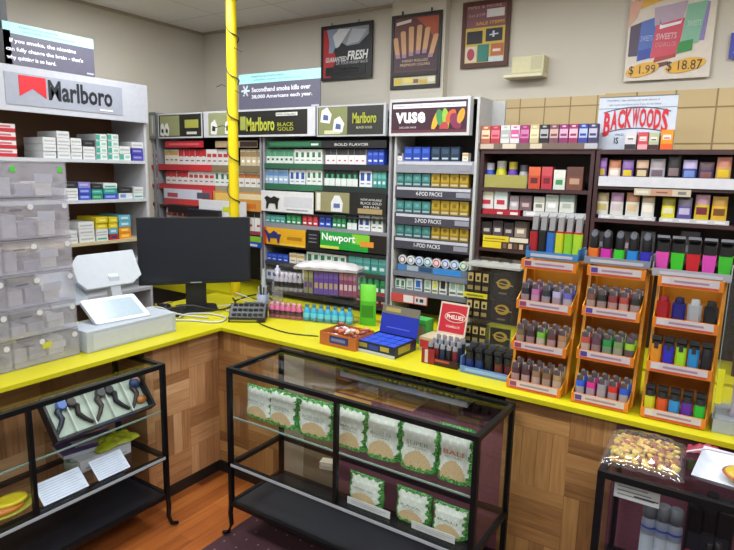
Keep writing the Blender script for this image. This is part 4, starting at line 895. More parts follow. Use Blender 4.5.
tag(pbox(xb-xa, .002, .035, '#b8ac98', [(.3,.68,.05,.95,'#b08870'), (.04,.26,.3,.7,'#c8c4b8'), (.78,.92,.3,.7,'#6c6c74'), (.4,.6,.4,.6,'#7c4c48')]).build('price_tag_strip', loc=((xa+xb)/2, SY-.004, zE1-.046)), 'beige price strip hanging between the two rows of pouches', 'tag')
bprow([(596, 612, 232, '#26262c', '#34343c', '#70707c', 'black and grey box'), (616, 632, 232, '#3c2c34', '#26262a', '#8c7c84', 'dark plum box'), (640, 655, 232, '#2c2c30', '#404048', '#908c94', 'charcoal box'), (680, 700, 232, '#242428', '#303038', '#585860', 'dull black box')],
      zE3, SY+.03, 'box', 'cigar_box', 'box', ' on the lowest shelf, wide brown unit')

# ===== glass display cases
BLK = mat('#0e0f12', 0.4, 0.3, name='black_steel')
def case(label, loc, rz, W, D, mids, zt=.90, mid=True):
    t = thing('display_case', label, 'display case', loc, rz); r = .011
    def bar(mb, x0, x1, y0, y1, z0, z1): mb.box(x0, x1, y0, y1, z0, z1, BLK)
    def one(nm, *a): m = MB(); bar(m, *a); m.build(nm, t)
    for x in (0, W):
        for y in (0, D): one('post', x-r, x+r, y-r, y+r, .20, zt-2*r)
    for x in mids: one('post', x-r*.8, x+r*.8, -r, r, .41, zt-2*r)
    for z in (zt-2*r, .385, .175):
        h = 2*r
        for y in (0, D): one('rail', -r, W+r, y-r, y+r, z, z+h)
        for x in (0, W): one('rail', x-r, x+r, r, D-r, z, z+h)
    MB().box(r, W-r, r, D-r, zt-.012, zt-.006, GLASS).build('glass_top', t)
    MB().box(r, W-r, -.003, .002, .41, zt-.025, GLASS).build('front_glass', t)
    MB().box(-.002, .003, r, D-r, .41, zt-.025, GLASS).build('side_glass', t)
    MB().box(W-.003, W+.002, r, D-r, .41, zt-.025, GLASS).build('side_glass', t)
    if mid: s_ = MB().box(.006, W-.006, .012, D-.012, .639, .645, GLASS).build('glass_shelf', t)
    if mid: MB().box(.006, W-.006, .008, .012, .638, .646, '#7f958c').build('shelf_edge', s_)
    s_ = MB().box(r, W-r, -.004, D-.012, .408, .413, GLASS).build('glass_shelf', t)
    MB().box(r, W-r, -.014, -.0115, .392, .406, '#a4aab0').build('shelf_edge', s_)
    MB().box(r, W-r, r, D-r, .180, .192, mat('#15171f', .5)).build('base_board', t)
    for x in (0, W):
        for y in (0, D):
            sx, sy = (-1 if x == 0 else 1), (-1 if y == 0 else 1)
            MB().tube([(x, y, .20), (x+sx*.006, y+sy*.004, .13), (x+sx*.002, y+sy*.002, .07), (x+sx*.014, y+sy*.01, .025), (x+sx*.045, y+sy*.02, .015)], .013, BLK, 8, r2=.010).build('leg', t)
    return t
RCX, RCY = -2.025, 1.94
RCW = -0.745-RCX
case('black-framed glass display case holding leafy green bags, in front of the long counter', (RCX, RCY, 0), 0, RCW, .378, [ony(336, 450, RCY).x-RCX])
LCX, LCY0, LCY1 = -2.345, 0.30, 1.80
case('black-framed glass display case on the left with a tray of pipes', (LCX, LCY0, 0), PI/2, LCY1-LCY0, .385, [1.15-LCY0], .8905)
QX = -.31
case('black-framed glass display case of spray cans at the right edge', (QX, RCY, 0), 0, 1.15, .378, [.62], mid=False)

# ---- leafy zip bags
GR = [mat('#2f7a34', .5), mat('#4c9440', .5), mat('#6aa858', .5), mat('#1f5c2a', .5)]
BW = mat('#d2dad2', .45, var=.04); BT = mat('#c4ac84', .5, var=.15, scale=200); BP = mat('#e2e6e0', .45)
def leafbag(seed, w, h, d, words, col):
    R = random.Random(seed)
    ks = [(R.uniform(0, 1), R.uniform(0, 1)) for _ in range(8)]
    mb = MB()
    def f(u, v):
        e = max(0, min(u, 1-u)*5); b = min(1, e)**.6*min(1, max(0, 1-v)*4)**.7
        return ((u-.5)*w*(1+.03*math.sin(v*9+seed)), -d*b*(.5+.5*(1-v)), v*h)
    def mm(u, v):
        edge = min(u, 1-u, (1-v)*1.15, v*1.2); n = math.sin(u*31+seed*3)*math.sin(v*27+seed)*.035+R.uniform(-.015, .015)
        if edge+n < .095: return GR[R.randrange(4)]
        if (u-.5)**2*1.1+(v-.02)**2*1.0 < .145: return BT
        if v < .15: return GR[R.randrange(3)]
        return BW if n < .02 else BP
    mb.grid(f, 34, 40, mm, smooth=True)
    mb.grid(lambda u, v: (-f(u, v)[0], -f(1-u, v)[1]*.6+.004, f(u, v)[2]), 6, 8, lambda u, v: GR[0])
    o = mb.build('leaf_print_bag')
    if words:
        text(words[0], w*.56, h*.085, col, o, (-w*.27, -d*1.02, h*.52), bold=.01)
        if len(words) > 1: text(words[1], w*.44, h*.035, '#7c8478', o, (-w*.22, -d*1.02, h*.46))
    k = MB(); k.box(-w*.47, w*.47, -.004, 0, h*.93, h*.945, '#dfe6dc').build('zip_strip', o)
    return o
bags = [(246, 271, 386, 'leftmost'), (271, 299, 391, 'second from the left'), (301, 333, 400, 'third, just left of the middle post'), (339, 367, 407, 'fourth, just right of the middle post'), (368, 401, 411, 'fifth from the left'), (403, 439, 419, 'sixth from the left'), (441, 474, 426, 'rightmost, lettered BALI in orange')]
wd = [('MAENG DA', 'WHITE VEIN'), ('GREEN', 'MAENG DA'), ('BORNEO', 'RED VEIN'), ('MALAY', 'GREEN'), ('MAENG DA', 'HORN'), ('SUPER', 'INDO'), ('BALI', 'RED VEIN')]
for i, (a, b_, yt, lb) in enumerate(bags):
    Y = RCY+.09; Xa, Xb = ony(a-1.5, 440, Y).x, ony(b_+1.5, 440, Y).x; h = ony((a+b_)/2, yt, Y).z-.646
    o = leafbag(i+1, Xb-Xa, h, .035, wd[i], '#c07c58' if i == 6 else '#97a094')
    o.location = ((Xa+Xb)/2+(.022 if i == 0 else 0), Y, .6465); o.rotation_euler.z = RS.uniform(-.08, .08)
    tag(o, 'leaf-bordered white bag on the upper shelf, '+lb, 'bag')
for i, (a, b_, yt, lb) in enumerate([(350, 384, 475, 'left one'), (397, 432, 490, 'middle one'), (434, 470, 505, 'right one')]):
    Y = RCY+.08; Xa, Xb = ony(a, 500, Y).x, ony(b_, 500, Y).x; h = ony((a+b_)/2, yt, Y).z-.414
    o = leafbag(i+11, Xb-Xa, h, .035, [('HERBAL TEA',), ('KAVA', 'BLEND'), ('BALI',)][i], '#8a9484')
    o.location = ((Xa+Xb)/2, Y, .4145); tag(o, 'leaf-bordered white bag on the lower shelf, '+lb, 'bag')
for i, (a, b_, y, lb) in enumerate([(347, 390, 511, 'left'), (411, 455, 535, 'right')]):
    Y = RCY+.022; Xa, Xb = ony(a, y, Y).x, ony(b_, y, Y).x
    tag(pbox(Xb-Xa, .003, .032, '#cdd0d0', [(.1,.9,.55,.62,'#9a9ea0'), (.1,.8,.3,.37,'#9a9ea0')]).build('price_card', loc=((Xa+Xb)/2, Y, .4142)), 'white price card before the %s bags of the lower shelf' % lb, 'card')
c_ = pbox(.07, .05, .035, '#b8ac98', [(.1,.9,.5,.9,'#d0ccc4')]).build('small_carton', loc=(ony(326, 480, RCY+.2).x, RCY+.2, .4142), rz=.3); tag(c_, 'small pale carton alone on the lower shelf, left of the middle post', 'box')
tag(pbox(.09, .003, .03, '#d4d4d2', [(.1,.9,.4,.6,'#3c3c40')]).build('price_card', loc=(ony(281, 388, RCY+.16).x, RCY+.16, .74-.03+.0)), '', 'card') if False else None

# ---- contents of the left case (local frame: x toward the back wall, y into the case)
def lplace(o, X, Y, z, extra=0): o.location = (X, Y, z); o.rotation_euler.z = PI/2+extra; return o
# leaning tray of glass pipes
Yc = 1.528; Wd = .50; Ln = .205; tilt = math.radians(52)
t = thing('pipe_tray', 'black leaning tray with white compartments of coloured glass pipes', 'tray', (-2.412, Yc, .647), PI/2)
T = Matrix.Rotation(tilt, 4, 'X')
m = MB(); dk = '#15161c'
m.box(-Wd/2, Wd/2, 0, Ln, -.002, .003, dk, T)
for a in ((-Wd/2, -Wd/2+.012, 0, Ln), (Wd/2-.012, Wd/2, 0, Ln), (-Wd/2+.012, Wd/2-.012, 0, .012), (-Wd/2+.012, Wd/2-.012, Ln-.012, Ln)): m.box(*a, .003, .048, dk, T)
m.build('tray_frame', t)
MB().box(-Wd/2+.012, Wd/2-.012, .012, Ln-.012, .003, .006, mat('#b6c4b8', .6), T).build('lining', t)
for i in range(1, 5):
    x = -Wd/2+.012+(Wd-.024)*i/5; MB().box(x-.003, x+.003, .012, Ln-.012, .006, .026, '#c9d0c8', T).build('divider', t)
MB().box(-.06, .14, -.0015, 0, .006, .036, '#243c9c', T).build('blue_strip', t)
pc = [('#1c2438', '#5c7cc4', 'dark blue and clear'), ('#241c1c', '#3c3430', 'curved black-brown'), ('#3a302c', '#4c5050', 'smoke grey'), ('#14141c', '#2c2c34', 'thin black'), ('#2c1c20', '#b47c64', 'brown with pink bowl'), ]
tw = thing
for i, (c1, c2, wd_) in enumerate(pc):
    x = -Wd/2+.012+(Wd-.024)*(i+.5)/5; mm_ = MB()
    s = 1 if i % 2 else -1
    pts = [(x-s*.028, .155, .016), (x-s*.012, .13, .018), (x, .095, .018), (x+s*.01, .065, .017), (x+s*.028, .035, .016)]
    mm_.tube([(a_+s*.012*math.sin(k_*2.1), b_, c_) for k_, (a_, b_, c_) in enumerate(pts)], .017, c1, 8, T=T, r2=.008)
    mm_.lathe([(.011, -.006), (.022, .004), (.026, .018), (.020, .030)], c2, 12, T=T @ Matrix.Translation((x-s*.026, .155, .008)))
    o = mm_.build('glass_pipe'); o.location = t.location; o.rotation_euler = t.rotation_euler
    tag(o, '%s glass pipe lying in the leaning black tray' % wd_, 'pipe')
mm_ = MB()
x = Wd/2-.045
mm_.lathe([(.004,0), (.02,.004), (.027,.02), (.02,.036), (.004,.04)], '#28406c', 14, T=T @ Matrix.Translation((x, .145, .008)))
o = mm_.build('glass_pipe'); o.location = t.location; o.rotation_euler = t.rotation_euler; tag(o, 'round dark blue pipe bowl at the tray\'s right end', 'pipe')
mm_ = MB(); mm_.lathe([(.004,0), (.022,.004), (.02,.018), (.004,.022)], '#b4743c', 14, T=T @ Matrix.Translation((x+.004, .06, .008)) @ Matrix.Scale(1.3, 4, (1, 0, 0)))
o = mm_.build('glass_pipe'); o.location = t.location; o.rotation_euler = t.rotation_euler; tag(o, 'orange-brown pipe bowl at the tray\'s lower right corner', 'pipe')
# papers, book, boxes, yellow bag on the lower glass shelf
zs = .4145
def lbox(name, label, pxs, w, d, h, base, patches, cat, X, dz=0, rot=0):
    Y = onx(pxs, 480, X).y
    o = pbox(w, d, h, base, patches).build(name); lplace(o, X, Y, zs+dz, rot); tag(o, label, cat); return o
m = MB(); printed_lines = [(.05, .95, .12+.09*i, .15+.09*i, '#9aa4bc') for i in range(9)]
def sheet(px, w, label, X=-2.372):
    Y = onx(px, 490, X).y
    m = MB(); T = Matrix.Rotation(-math.radians(48), 4, 'X')
    m.box(-w/2, w/2, 0, .002, 0, .105, '#d4dcf0', T)
    for i in range(8): m.box(-w*.45, w*(.45-.05*(i % 3)), -.0006, 0, .010+.0115*i, .0125+.0115*i, '#a8b4cc', T)
    o = m.build('printed_sheet'); lplace(o, X, Y, zs); tag(o, label, 'paper')
sheet(67, .205, 'printed white sheet leaning behind the glass, nearer the middle post')
sheet(116, .165, 'printed white sheet leaning behind the glass, under the purple book')
lbox('white_carton', 'low white carton underneath the yellow bag and purple book in the left case', 108, .27, .13, .057, '#c8ccd4', [(.1,.9,.2,.3,'#9aa0b0')], 'box', -2.50)
mb = MB(); mb.box(-.13, .13, 0, .16, 0, .02, '#b8bcc4').box(-.132, .132, -.002, .162, .02, .024, '#4c3c74').box(-.06, .06, .04, .12, .024, .0248, '#a8a0c0'); mb.box(.02, .10, .02, .06, .024, .0245, '#6c5c94')
o = mb.build('purple_book', bevel=.001); lplace(o, -2.55, onx(92, 448, -2.55).y-.0, zs+.06, -.2); tag(o, 'purple-covered book lying flat in the left case', 'book')
mb = MB()
mb.grid(lambda u, v: ((u-.5)*.22*(1+.1*math.sin(v*8)), (v-.5)*.13*(1+.08*math.sin(u*11)), .004+.03*math.sin(PI*u)**.5*math.sin(PI*v)**.5*(1+.3*math.sin(u*23)*math.sin(v*17)) if 0 < u < 1 and 0 < v < 1 else .002), 24, 16, lambda u, v: '#9aa41c' if math.sin(u*19)*math.sin(v*13) > .3 else '#a9b224')
mb.box(-.09, .09, -.05, .05, 0, .004, '#98a01c')
o = mb.build('yellow_bag'); lplace(o, -2.56, min(1.655, onx(122, 440, -2.56).y), zs+.062); tag(o, 'crumpled yellow-green bag lying on the white carton in the left case', 'bag')
mb = MB(); mb.lathe([(.02,0), (.10,.004), (.12,.02), (.115,.024), (.09,.012), (.02,.008)], '#a8a43c', 24, sy=.7)
mb.lathe([(.01,.010), (.08,.012), (.075,.028), (.01,.034)], '#c87830', 20, sy=.6); mb.lathe([(.045,.03), (.07,.032), (.066,.044), (.045,.044)], '#d8c428', 20, c=(.03, .01), sy=.7)
o = mb.build('round_dish'); lplace(o, -2.46, onx(10, 522, -2.42).y, zs); tag(o, 'round yellow and orange dish at the bottom left behind glass', 'dish')
mb = MB(); mb.lathe([(.004,0), (.036,.002), (.038,.05), (.03,.055), (.03,.052), (.004,.004)], '#7c8478', 16); o = mb.build('glass_cup'); lplace(o, -2.44, onx(88, 478, -2.44).y-.0, zs); o.location.x = -2.56; tag(o, 'small greyish glass cup between the sheets in the left case', 'cup')

# ---- right edge case: contents and things lying on it
zg = .413
for i, px in enumerate((651, 665, 678)):
    Y = RCY+.14; X = ony(px, 505, Y).x
    t = thing('spray_can', 'silver-blue spray can with grey cap, %s of the three' % ('left', 'middle', 'right')[i], 'spray can', (X, Y, zg+.0015))
    b = MB(); b.lathe([(.020,0), (.0235,.004), (.0235,.285), (.019,.298)], mat('#8e99ae', .35, .4), 18); b.lathe([(.0238,.262), (.0238,.270)], '#2c44b0', 18, caps=False); b.lathe([(.0237,.10), (.0237,.24)], '#a9b2c2', 18, caps=False); b.build('can', t)
    MB().lathe([(.019,.298), (.0225,.300), (.0225,.345), (.018,.352)], '#55585f', 18).build('cap', t)
for i, (px, c1, c2, h, wd_) in enumerate(((692, '#a8a4ac', '#c03040', .21, 'red-topped bottle right of the spray cans'), (703, '#9c949c', '#b02838', .20, 'second red-topped bottle beside the spray cans'), (713, '#2c2c34', '#18181c', .26, 'black bottle before the right case edge'), (722, '#24242c', '#18181c', .27, 'dark bottle second from the right edge'), (731, '#2a2a30', '#1c1c20', .25, 'dark bottle at the very right edge'))):
    Y = RCY+.15; X = ony(px, 520, Y).x
    t = thing('bottle', wd_, 'bottle', (X, Y, zg+.0015))
    MB().lathe([(.014,0), (.017,.004), (.017,h*.7), (.010,h*.85)], c1, 14).build('body', t); MB().lathe([(.011,h*.85), (.012,h*.86), (.012,h), (.008,h+.004)], c2, 14).build('cap', t)
for i, (px, h) in enumerate(((698, .30), (712, .32), (727, .31))):
    Y = RCY+.28; X = ony(px, 505, Y).x
    m = MB(); m.cbox(-.03, .03, 0, .05, 0, h, '#141418', .006).lathe([(.02, h), (.02, h+.04)], '#1c1c22', 12, c=(0, .025)); m.box(-.02, .02, -.0008, 0, h*.3, h*.7, '#2c2c38')
    tag(m.build('black_flask', loc=(X, Y, zg+.0015)), 'tall black flask in the second row, %s' % ('behind the red-topped bottles', 'in the middle', 'near the right edge')[i], 'flask')
xa = ony(615, 480, RCY+.012).x; xb = ony(661, 490, RCY+.012).x
sg = MB(); sg.box(0, xb-xa, 0, .002, 0, .055, '#c4c6c8')
for i in range(3): sg.box(.01, (xb-xa)*(.9-.08*i), -.0006, 0, .012+.014*i, .016+.014*i, '#74787e')
sg.box((xb-xa)*.45, (xb-xa)*.98, -.0012, 0, .016, .020, '#202026')
tag(sg.build('notice_strip', loc=(xa, RCY+.014, .815)), 'printed white notice strip behind the glass above the spray cans', 'notice')
# zip bag of nuts on the case
mb = MB(); R3 = random.Random(3)
nut = [mat(c, .5) for c in ('#b08430', '#c4a040', '#8c5428', '#a89c34', '#d0b460', '#8c4430')]
cxm, cym = (-.335-.08)/2, 2.12
mb.box(-.10, .10, -.10, .10, .002, .010, nut[0])
for i in range(260):
    a, b_ = R3.uniform(-.10, .10), R3.uniform(-.105, .125); r = R3.uniform(.007, .014)
    zc = .014+.022*(1-(abs(a)/.11)**3)*(1-(abs(b_)/.11)**3)*R3.uniform(.6, 1)
    T = Matrix.Translation((a, b_, zc)) @ Matrix.Rotation(R3.uniform(0, 3), 4, 'Z') @ Matrix.Rotation(R3.uniform(-.6, .6), 4, 'X')
    mb.lathe([(r*.25,-r*.6), (r*.9,-r*.3), (r*.9,r*.3), (r*.25,r*.6)], nut[R3.randrange(6)], 6, T=T, sy=1.5, smooth=True)
t = thing('snack_bag', 'clear bag of mixed tan and green nuts lying on the right case', 'bag', (cxm+.0, cym, .9005), .05)
o = mb.build('nut_filling', t); o['kind'] = 'stuff'
mb = MB()
fz = lambda u, v: ((u-.5)*.25*(1+.02*math.sin(v*40)), (v-.46)*.29*(1+.02*math.sin(u*35)), .003+.055*(max(0, math.sin(PI*u))**.35)*(max(0, math.sin(PI*v))**.35)*(1+.06*math.sin(u*37+v*11)*math.sin(v*29)))
mb.grid(fz, 36, 36, lambda u, v: WRAP); mb.build('clear_wrap', t)
# white foam tray with yellow lidded thing
t = thing('foam_tray', 'white rectangular foam tray on the right case, cut by the frame edge', 'tray', (.10, 2.12, .9005), -.08)
m = MB(); m.grid(lambda u, v: ((u-.5)*.30, (v-.5)*.26, .004+.03*max(abs(u-.5)*2, abs(v-.5)*2)**6), 24, 24, lambda u, v: mat('#c4cad8', .5)); m.box(-.10, .10, -.08, .08, 0, .004, '#b8bece'); m.build('tray', t)
m = MB(); m.lathe([(.02,0), (.085,.006), (.095,.022), (.085,.030), (.02,.034)], mat('#b89c34', .4), 26, sy=.75); m.lathe([(.096,.016), (.1,.02), (.096,.024)], '#a84c3c', 26, sy=.75, caps=False); m.lathe([(.06,.033), (.05,.04), (.02,.042)], '#ac9c48', 20, sy=.7)
tag(m.build('pastry', loc=(.12, 2.11, .909)), 'round golden-yellow wrapped cake in the white foam tray', 'food')
m = MB(); m.tube([(-.085, 2.16, .94), (-.03, 2.20, .95), (.05, 2.20, .952), (.12, 2.16, .948), (.2, 2.05, .935)], .0035, '#b8b0b8', 6); tag(m.build('plastic_strap'), 'thin pale strap looping over the white foam tray', 'strap')
m = MB(); m.grid(lambda u, v: (-.09+.13*u, 2.25+.06*v, .905+.03*math.sin(PI*u)*math.sin(PI*v)+.004*math.sin(u*30)), 14, 8, lambda u, v: '#8c2438' if v < .6 else '#a83c4c'); m.box(-.08, .03, 2.255, 2.305, .9005, .905, '#8c2438')
tag(m.build('red_wrapper'), 'crumpled dark red wrapper between the nut bag and foam tray', 'wrapper')

# ---- shelf inside the counter niche
cnt = [o for o in C.objects if o.name == 'counter.001'][0]
t = bpy.data.objects.new('rail_shelf', None); C.objects.link(t); t.empty_display_size = .05; t.location = (x3+.01, PY_+.045, .787); t.parent = cnt
WN = x4-x3-.20
MB().box(0, WN, 0, .10, 0, .006, '#a8acb2').build('board', t); MB().box(0, WN, -.006, 0, -.004, .024, mat('#a6abb4', .3, .4)).build('front_rail', t)
MB().box(.0, .012, .004, .10, .006, .118, '#8f9298').build('bracket', t); MB().box(WN-.012, WN, .004, .10, .006, .118, '#8f9298').build('bracket', t)
RR = random.Random(9); xx = .26; k = 0
colr = [('#8c3444','maroon'), ('#4c7c4c','green'), ('#2c3c64','navy'), ('#c8c4bc','white'), ('#a87c2c','ochre'), ('#3c7c8c','teal'), ('#6c3c6c','plum'), ('#b8b03c','yellow'), ('#2c2c34','black'), ('#5c8c9c','sky')]
for i in range(18):
    w_ = .018+.004*(i % 3); h_ = .05+.02*((i*7) % 4)/4
    c1, nm = colr[i % 10]; wv = ('left run', 'right run')[i // 10]
    tag(pbox(w_, .05, h_, c1, [(.15,.85,.3,.6,'#c8c8c8')]).build('small_box', loc=(t.location.x+xx+w_/2, t.location.y+.012, .7942)), 'small %s box in the %s on the silver-fronted niche shelf' % (nm, wv), 'box')
    xx += w_+.006+(.03 if i == 9 else 0)
    if xx > WN-.04: break

# ===== goods on the counter, left arm
Z0 = CT+.0008
STK = mat('#c9c9cc', .5); GST = mat('#4cb83c', .5)
lv = [1.859, 1.70, 1.516, 1.361, 1.208, 1.072, .9365]
names = ['top', 'second', 'third', 'fourth', 'fifth', 'bottom']
for col, (ya, yb) in enumerate(((1.268, 1.575), (.955, 1.262))):
    for i in range(6):
        z1, z0 = lv[i]-.002, lv[i+1]; h = z1-z0; w_ = yb-ya
        t = thing('storage_bin', 'cloudy clear plastic bin, %s of the %s stack on the left counter' % (names[i], 'right-hand' if col == 0 else 'left-hand'), 'bin', (-2.69+.004*i, ya, z0), PI/2)
        m = MB(); D = .30
        m.box(0, w_, 0, D, 0, .003, BINPL).box(0, .003, 0, D, .003, h, BINPL).box(w_-.003, w_, 0, D, .003, h, BINPL).box(.003, w_-.003, D-.003, D, .003, h, BINPL)
        if i == 0: m.prismx([(-.004, h), (D, h+.004), (D, h), (0, h-.004)], 0, w_, BINPL)
        m.build('bin_body', t)
        d = MB().box(.004, w_-.004, .001, .004, .005, h-.004, BINPL).build('front_flap', t)
        e = MB()
        e.box(.0, w_, -.0015, .001, h-.006, h-.002, '#8a8890').box(.0, w_, -.0015, .001, .0, .004, '#7c7a84'); e.build('rim', t)
        T = Matrix.Rotation(PI/2, 4, 'X')
        for u in ((.42, .93) if i else (.22, .90)):
            k = MB(); k.lathe([(.013, 0), (.013, .0015)], GST if i == 0 else STK, 14, T=Matrix.Translation((w_*u, -.0015, h*.78)) @ T); k.build('sticker', d)
        if i: MB().box(w_*.13, w_*.30, -.0008, .001, h*.70, h*.74, '#6c6a74').build('vent_slot', d)
        MB().box(w_*.52, w_*.78, .0, .001, h*.42, h*.66, '#a4a4b0').build('label', d)
        if i == 5: MB().box(w_*.42, w_*.56, -.0012, .001, h*.5, h*.72, '#b8b83c').build('yellow_sticker', d)
        c_ = MB(); RB = random.Random(i+col*10); 
        for q in range(3): a_ = .02+q*.09; c_.box(a_, a_+.075, .06+RB.uniform(0, .03), .2, .004, .004+h*RB.uniform(.25, .6), ['#b4b0b4', '#9c98a4', '#c8c4c0'][q], Matrix.Identity(4))
        for q in range(3): pass
        o = c_.build('packet_contents', t); o['kind'] = 'stuff'
WHT = mat('#b6bcc4', .45, var=.03); WH2 = mat('#a9b1bc', .45, var=.03)
# cash drawer
t = thing('cash_drawer', 'low white cash drawer box at the edge of the left counter', 'cash drawer', (-2.64, 1.597, Z0), PI/2)
m = MB(); m.cbox(0, .535, .0, .22, 0, .108, WH2, .004); m.build('body', t, bevel=.004)
MB().box(.03, .505, -.002, .002, .012, .090, WHT).build('drawer_front', t)
# customer display
t = thing('customer_display', 'white tilted customer display pad on top of the cash drawer', 'display', (-2.80, 1.86, Z0+.109), PI/2)
T = Matrix.Translation((0, -.005, .045)) @ Matrix.Rotation(math.radians(-8), 4, 'Z') @ Matrix.Rotation(math.radians(26), 4, 'X')
m = MB(); m.cbox(-.15, .15, -.11, .10, -.011, .011, mat('#c2c8d0', .3), .01, T=T); m.build('pad', t, bevel=.004)
MB().box(-.12, .12, -.085, .07, .0112, .0125, mat('#9fb0bc', .2), T).build('screen', t)
m = MB(); m.box(-.04, .04, -.08, .04, 0, .006, WHT); m.prismx([(-.03, .006), (.03, .006), (.03, .052), (-.02, .030)], -.02, .02, WHT); m.build('foot', t)
# point-of-sale terminal behind
t = thing('sales_terminal', 'white touch-screen sales terminal seen from behind on the left counter', 'terminal', (-2.98, 1.95, Z0), PI/2)
T = Matrix.Translation((0, 0, .335)) @ Matrix.Rotation(math.radians(-28), 4, 'X')
m = MB(); m.prismy([(-.20,-.05), (-.16,-.10), (.12,-.10), (.19,-.06), (.19,.10), (-.15,.10), (-.20,.05)], -.012, .012, WHT, T=T); m.build('screen_housing', t, bevel=.003)
MB().box(-.17, .17, .012, .0135, -.085, .085, '#20242c', T).build('screen', t)
m = MB(); m.prismx([(-.10, .02), (-.04, .02), (.0, .30), (-.02, .32), (-.04, .30)], -.02, .04, WHT); m.build('arm', t)
m = MB(); m.cbox(-.10, .14, -.10, .12, 0, .02, WHT, .01); m.build('base', t, bevel=.003)
m = MB(); T2 = Matrix.Translation((-.245, .03, .27)) @ Matrix.Rotation(math.radians(-40), 4, 'X')
m.prismy([(-.11,-.12), (.10,-.12), (.07,.10), (-.11,.10)], -.006, .006, mat('#a4adb6', .4), T=T2).box(-.1, .06, .05, .12, 0, .16, WHT, Matrix.Translation((-.245, 0, 0)) @ Matrix.Identity(4))
tag(m.build('slip_printer', loc=(-2.98, 1.95, Z0), rz=PI/2), 'pale sloping printer lid between the bins and the sales terminal', 'printer')
# big black monitor
ang = math.radians(52)
t = thing('monitor', 'wide black monitor standing where the two counters meet', 'monitor', (-2.95, 2.55, Z0), ang)
m = MB(); m.cbox(-.345, .348, -.012, .018, .172, .600, mat('#15171b', .35), .003); m.build('housing', t, bevel=.003)
MB().box(-.336, .339, -.0135, -.0121, .192, .592, mat('#1c212b', .22, var=.02)).build('screen', t)
MB().box(-.035, .035, -.0145, -.0121, .178, .185, '#8a8c92').build('badge', t)
m = MB(); m.cbox(-.065, .065, .02, .06, .012, .34, mat('#141518', .4), .006); m.build('stand_column', t)
m = MB(); m.cbox(-.13, .13, -.09, .12, 0, .012, mat('#141518', .4), .03); m.build('stand_base', t)
# yellow pole with a cable wound round it
PXX, PYY = -3.135, 3.08
t = thing('pole', 'yellow round pole from floor to ceiling with a cable wound round it', 'pole', (PXX, PYY, 0))
YP = mat('#e2c80c', .35, var=.04, scale=5)
MB().lathe([(.036, 0), (.036, CEIL-.001)], YP, 24).build('shaft', t)
m = MB(); m.lathe([(.039, 2.18), (.040, 2.20), (.040, 2.215), (.039, 2.235)], YP, 24, caps=False); m.build('collar', t)
pts = []
for i in range(150):
    s = i/149; a = s*2*PI*5.5-.6; r_ = .042+.007*math.sin(s*37); pts.append((r_*math.cos(a), r_*math.sin(a), CEIL-.02-s*1.55+.03*math.sin(a*1.0)))
m = MB(); m.tube(pts, .0045, '#2a2620', 5)
for zz, L_ in ((2.66, .08), (2.38, .10)):
    m.tube([(.045, -.02, zz), (.09, -.03, zz-.02), (.045+L_, -.03, zz-.035)], .003, '#2a2620', 5); m.tube([(-.045, -.02, zz-.25), (-.08, -.02, zz-.235), (-.045-L_, -.03, zz-.25)], .003, '#2a2620', 5)
m.build('wound_cable', t)
# cables on the counter by the monitor
def cable(label, pts, r, c, name='cable'):
    # smooth through the points
    P = [Vector(p) for p in pts]; out = []
    for i in range(len(P)-1):
        p0, p1, p2, p3 = P[max(i-1, 0)], P[i], P[i+1], P[min(i+2, len(P)-1)]
        for k in range(8):
            s = k/8; out.append(.5*((2*p1)+(p2-p0)*s+(2*p0-5*p1+4*p2-p3)*s*s+(3*p1-p0-3*p2+p3)*s**3))
    out.append(P[-1]); tag(MB().tube(out, r, c, 6).build(name), label, 'cable')
zc = Z0+.006
cable('thick white cable looping across the yellow counter below the monitor', [(-2.84,2.25,zc), (-2.72,2.33,zc), (-2.62,2.36,zc), (-2.58,2.42,zc), (-2.64,2.50,zc), (-2.78,2.50,zc), (-2.88,2.42,zc), (-2.83,2.31,zc+.008)], .0055, '#b8bcc4')
cable('second white cable curling behind the white loop', [(-3.05,2.25,zc), (-2.98,2.18,zc+.06), (-2.90,2.22,zc+.075), (-2.86,2.30,zc+.03), (-2.80,2.38,zc+.006), (-2.7,2.42,zc+.002)], .005, '#aeb4bc')
cable('black cable running flat toward the candy rack on the yellow counter', [(-2.44,2.56,zc-.002), (-2.3,2.50,zc-.002), (-2.1,2.47,zc-.002), (-1.93,2.52,zc-.002)], .0035, '#26241c')
cable('thin white cable rising behind the monitor stand', [(-2.72,2.86,zc), (-2.85,2.80,zc+.05), (-2.75,2.72,zc+.10), (-2.64,2.80,zc+.04), (-2.58,2.84,zc)], .003, '#a8acb4')
m = MB()
for i in range(9):
    a = i*.7; m.tube([(.03*math.cos(a), .03*math.sin(a), .01+.007*i), (.06*math.cos(a+.5), .04*math.sin(a+.5), .02+.007*i), (.05*math.cos(a+1.4), .05*math.sin(a+1.4), .012+.007*i)], .006, ['#1c1c20', '#2c2c30', '#8c7c1c'][i % 3], 6)
m.lathe([(.04, 0), (.05, .01), (.045, .05), (.02, .06)], '#1a1a1e', 12)
tag(m.build('cable_bundle', loc=(-3.04, 2.36, Z0)), 'tangled black and yellow cable bundle beyond the cash drawer', 'cable')
cable('black cable trailing behind the white loop toward the pole', [(-3.05,2.30,zc), (-2.96,2.28,zc+.03), (-2.85,2.40,zc+.062), (-2.78,2.58,zc+.01), (-2.86,2.80,zc), (-3.0,2.92,zc)], .006, '#1a1a1e')
cable('black cable humped over beside the pen cup', [(-2.92,2.86,zc), (-2.80,2.90,zc+.05), (-2.70,2.93,zc+.06), (-2.62,2.95,zc+.01), (-2.5,2.95,zc)], .006, '#1c1c20')
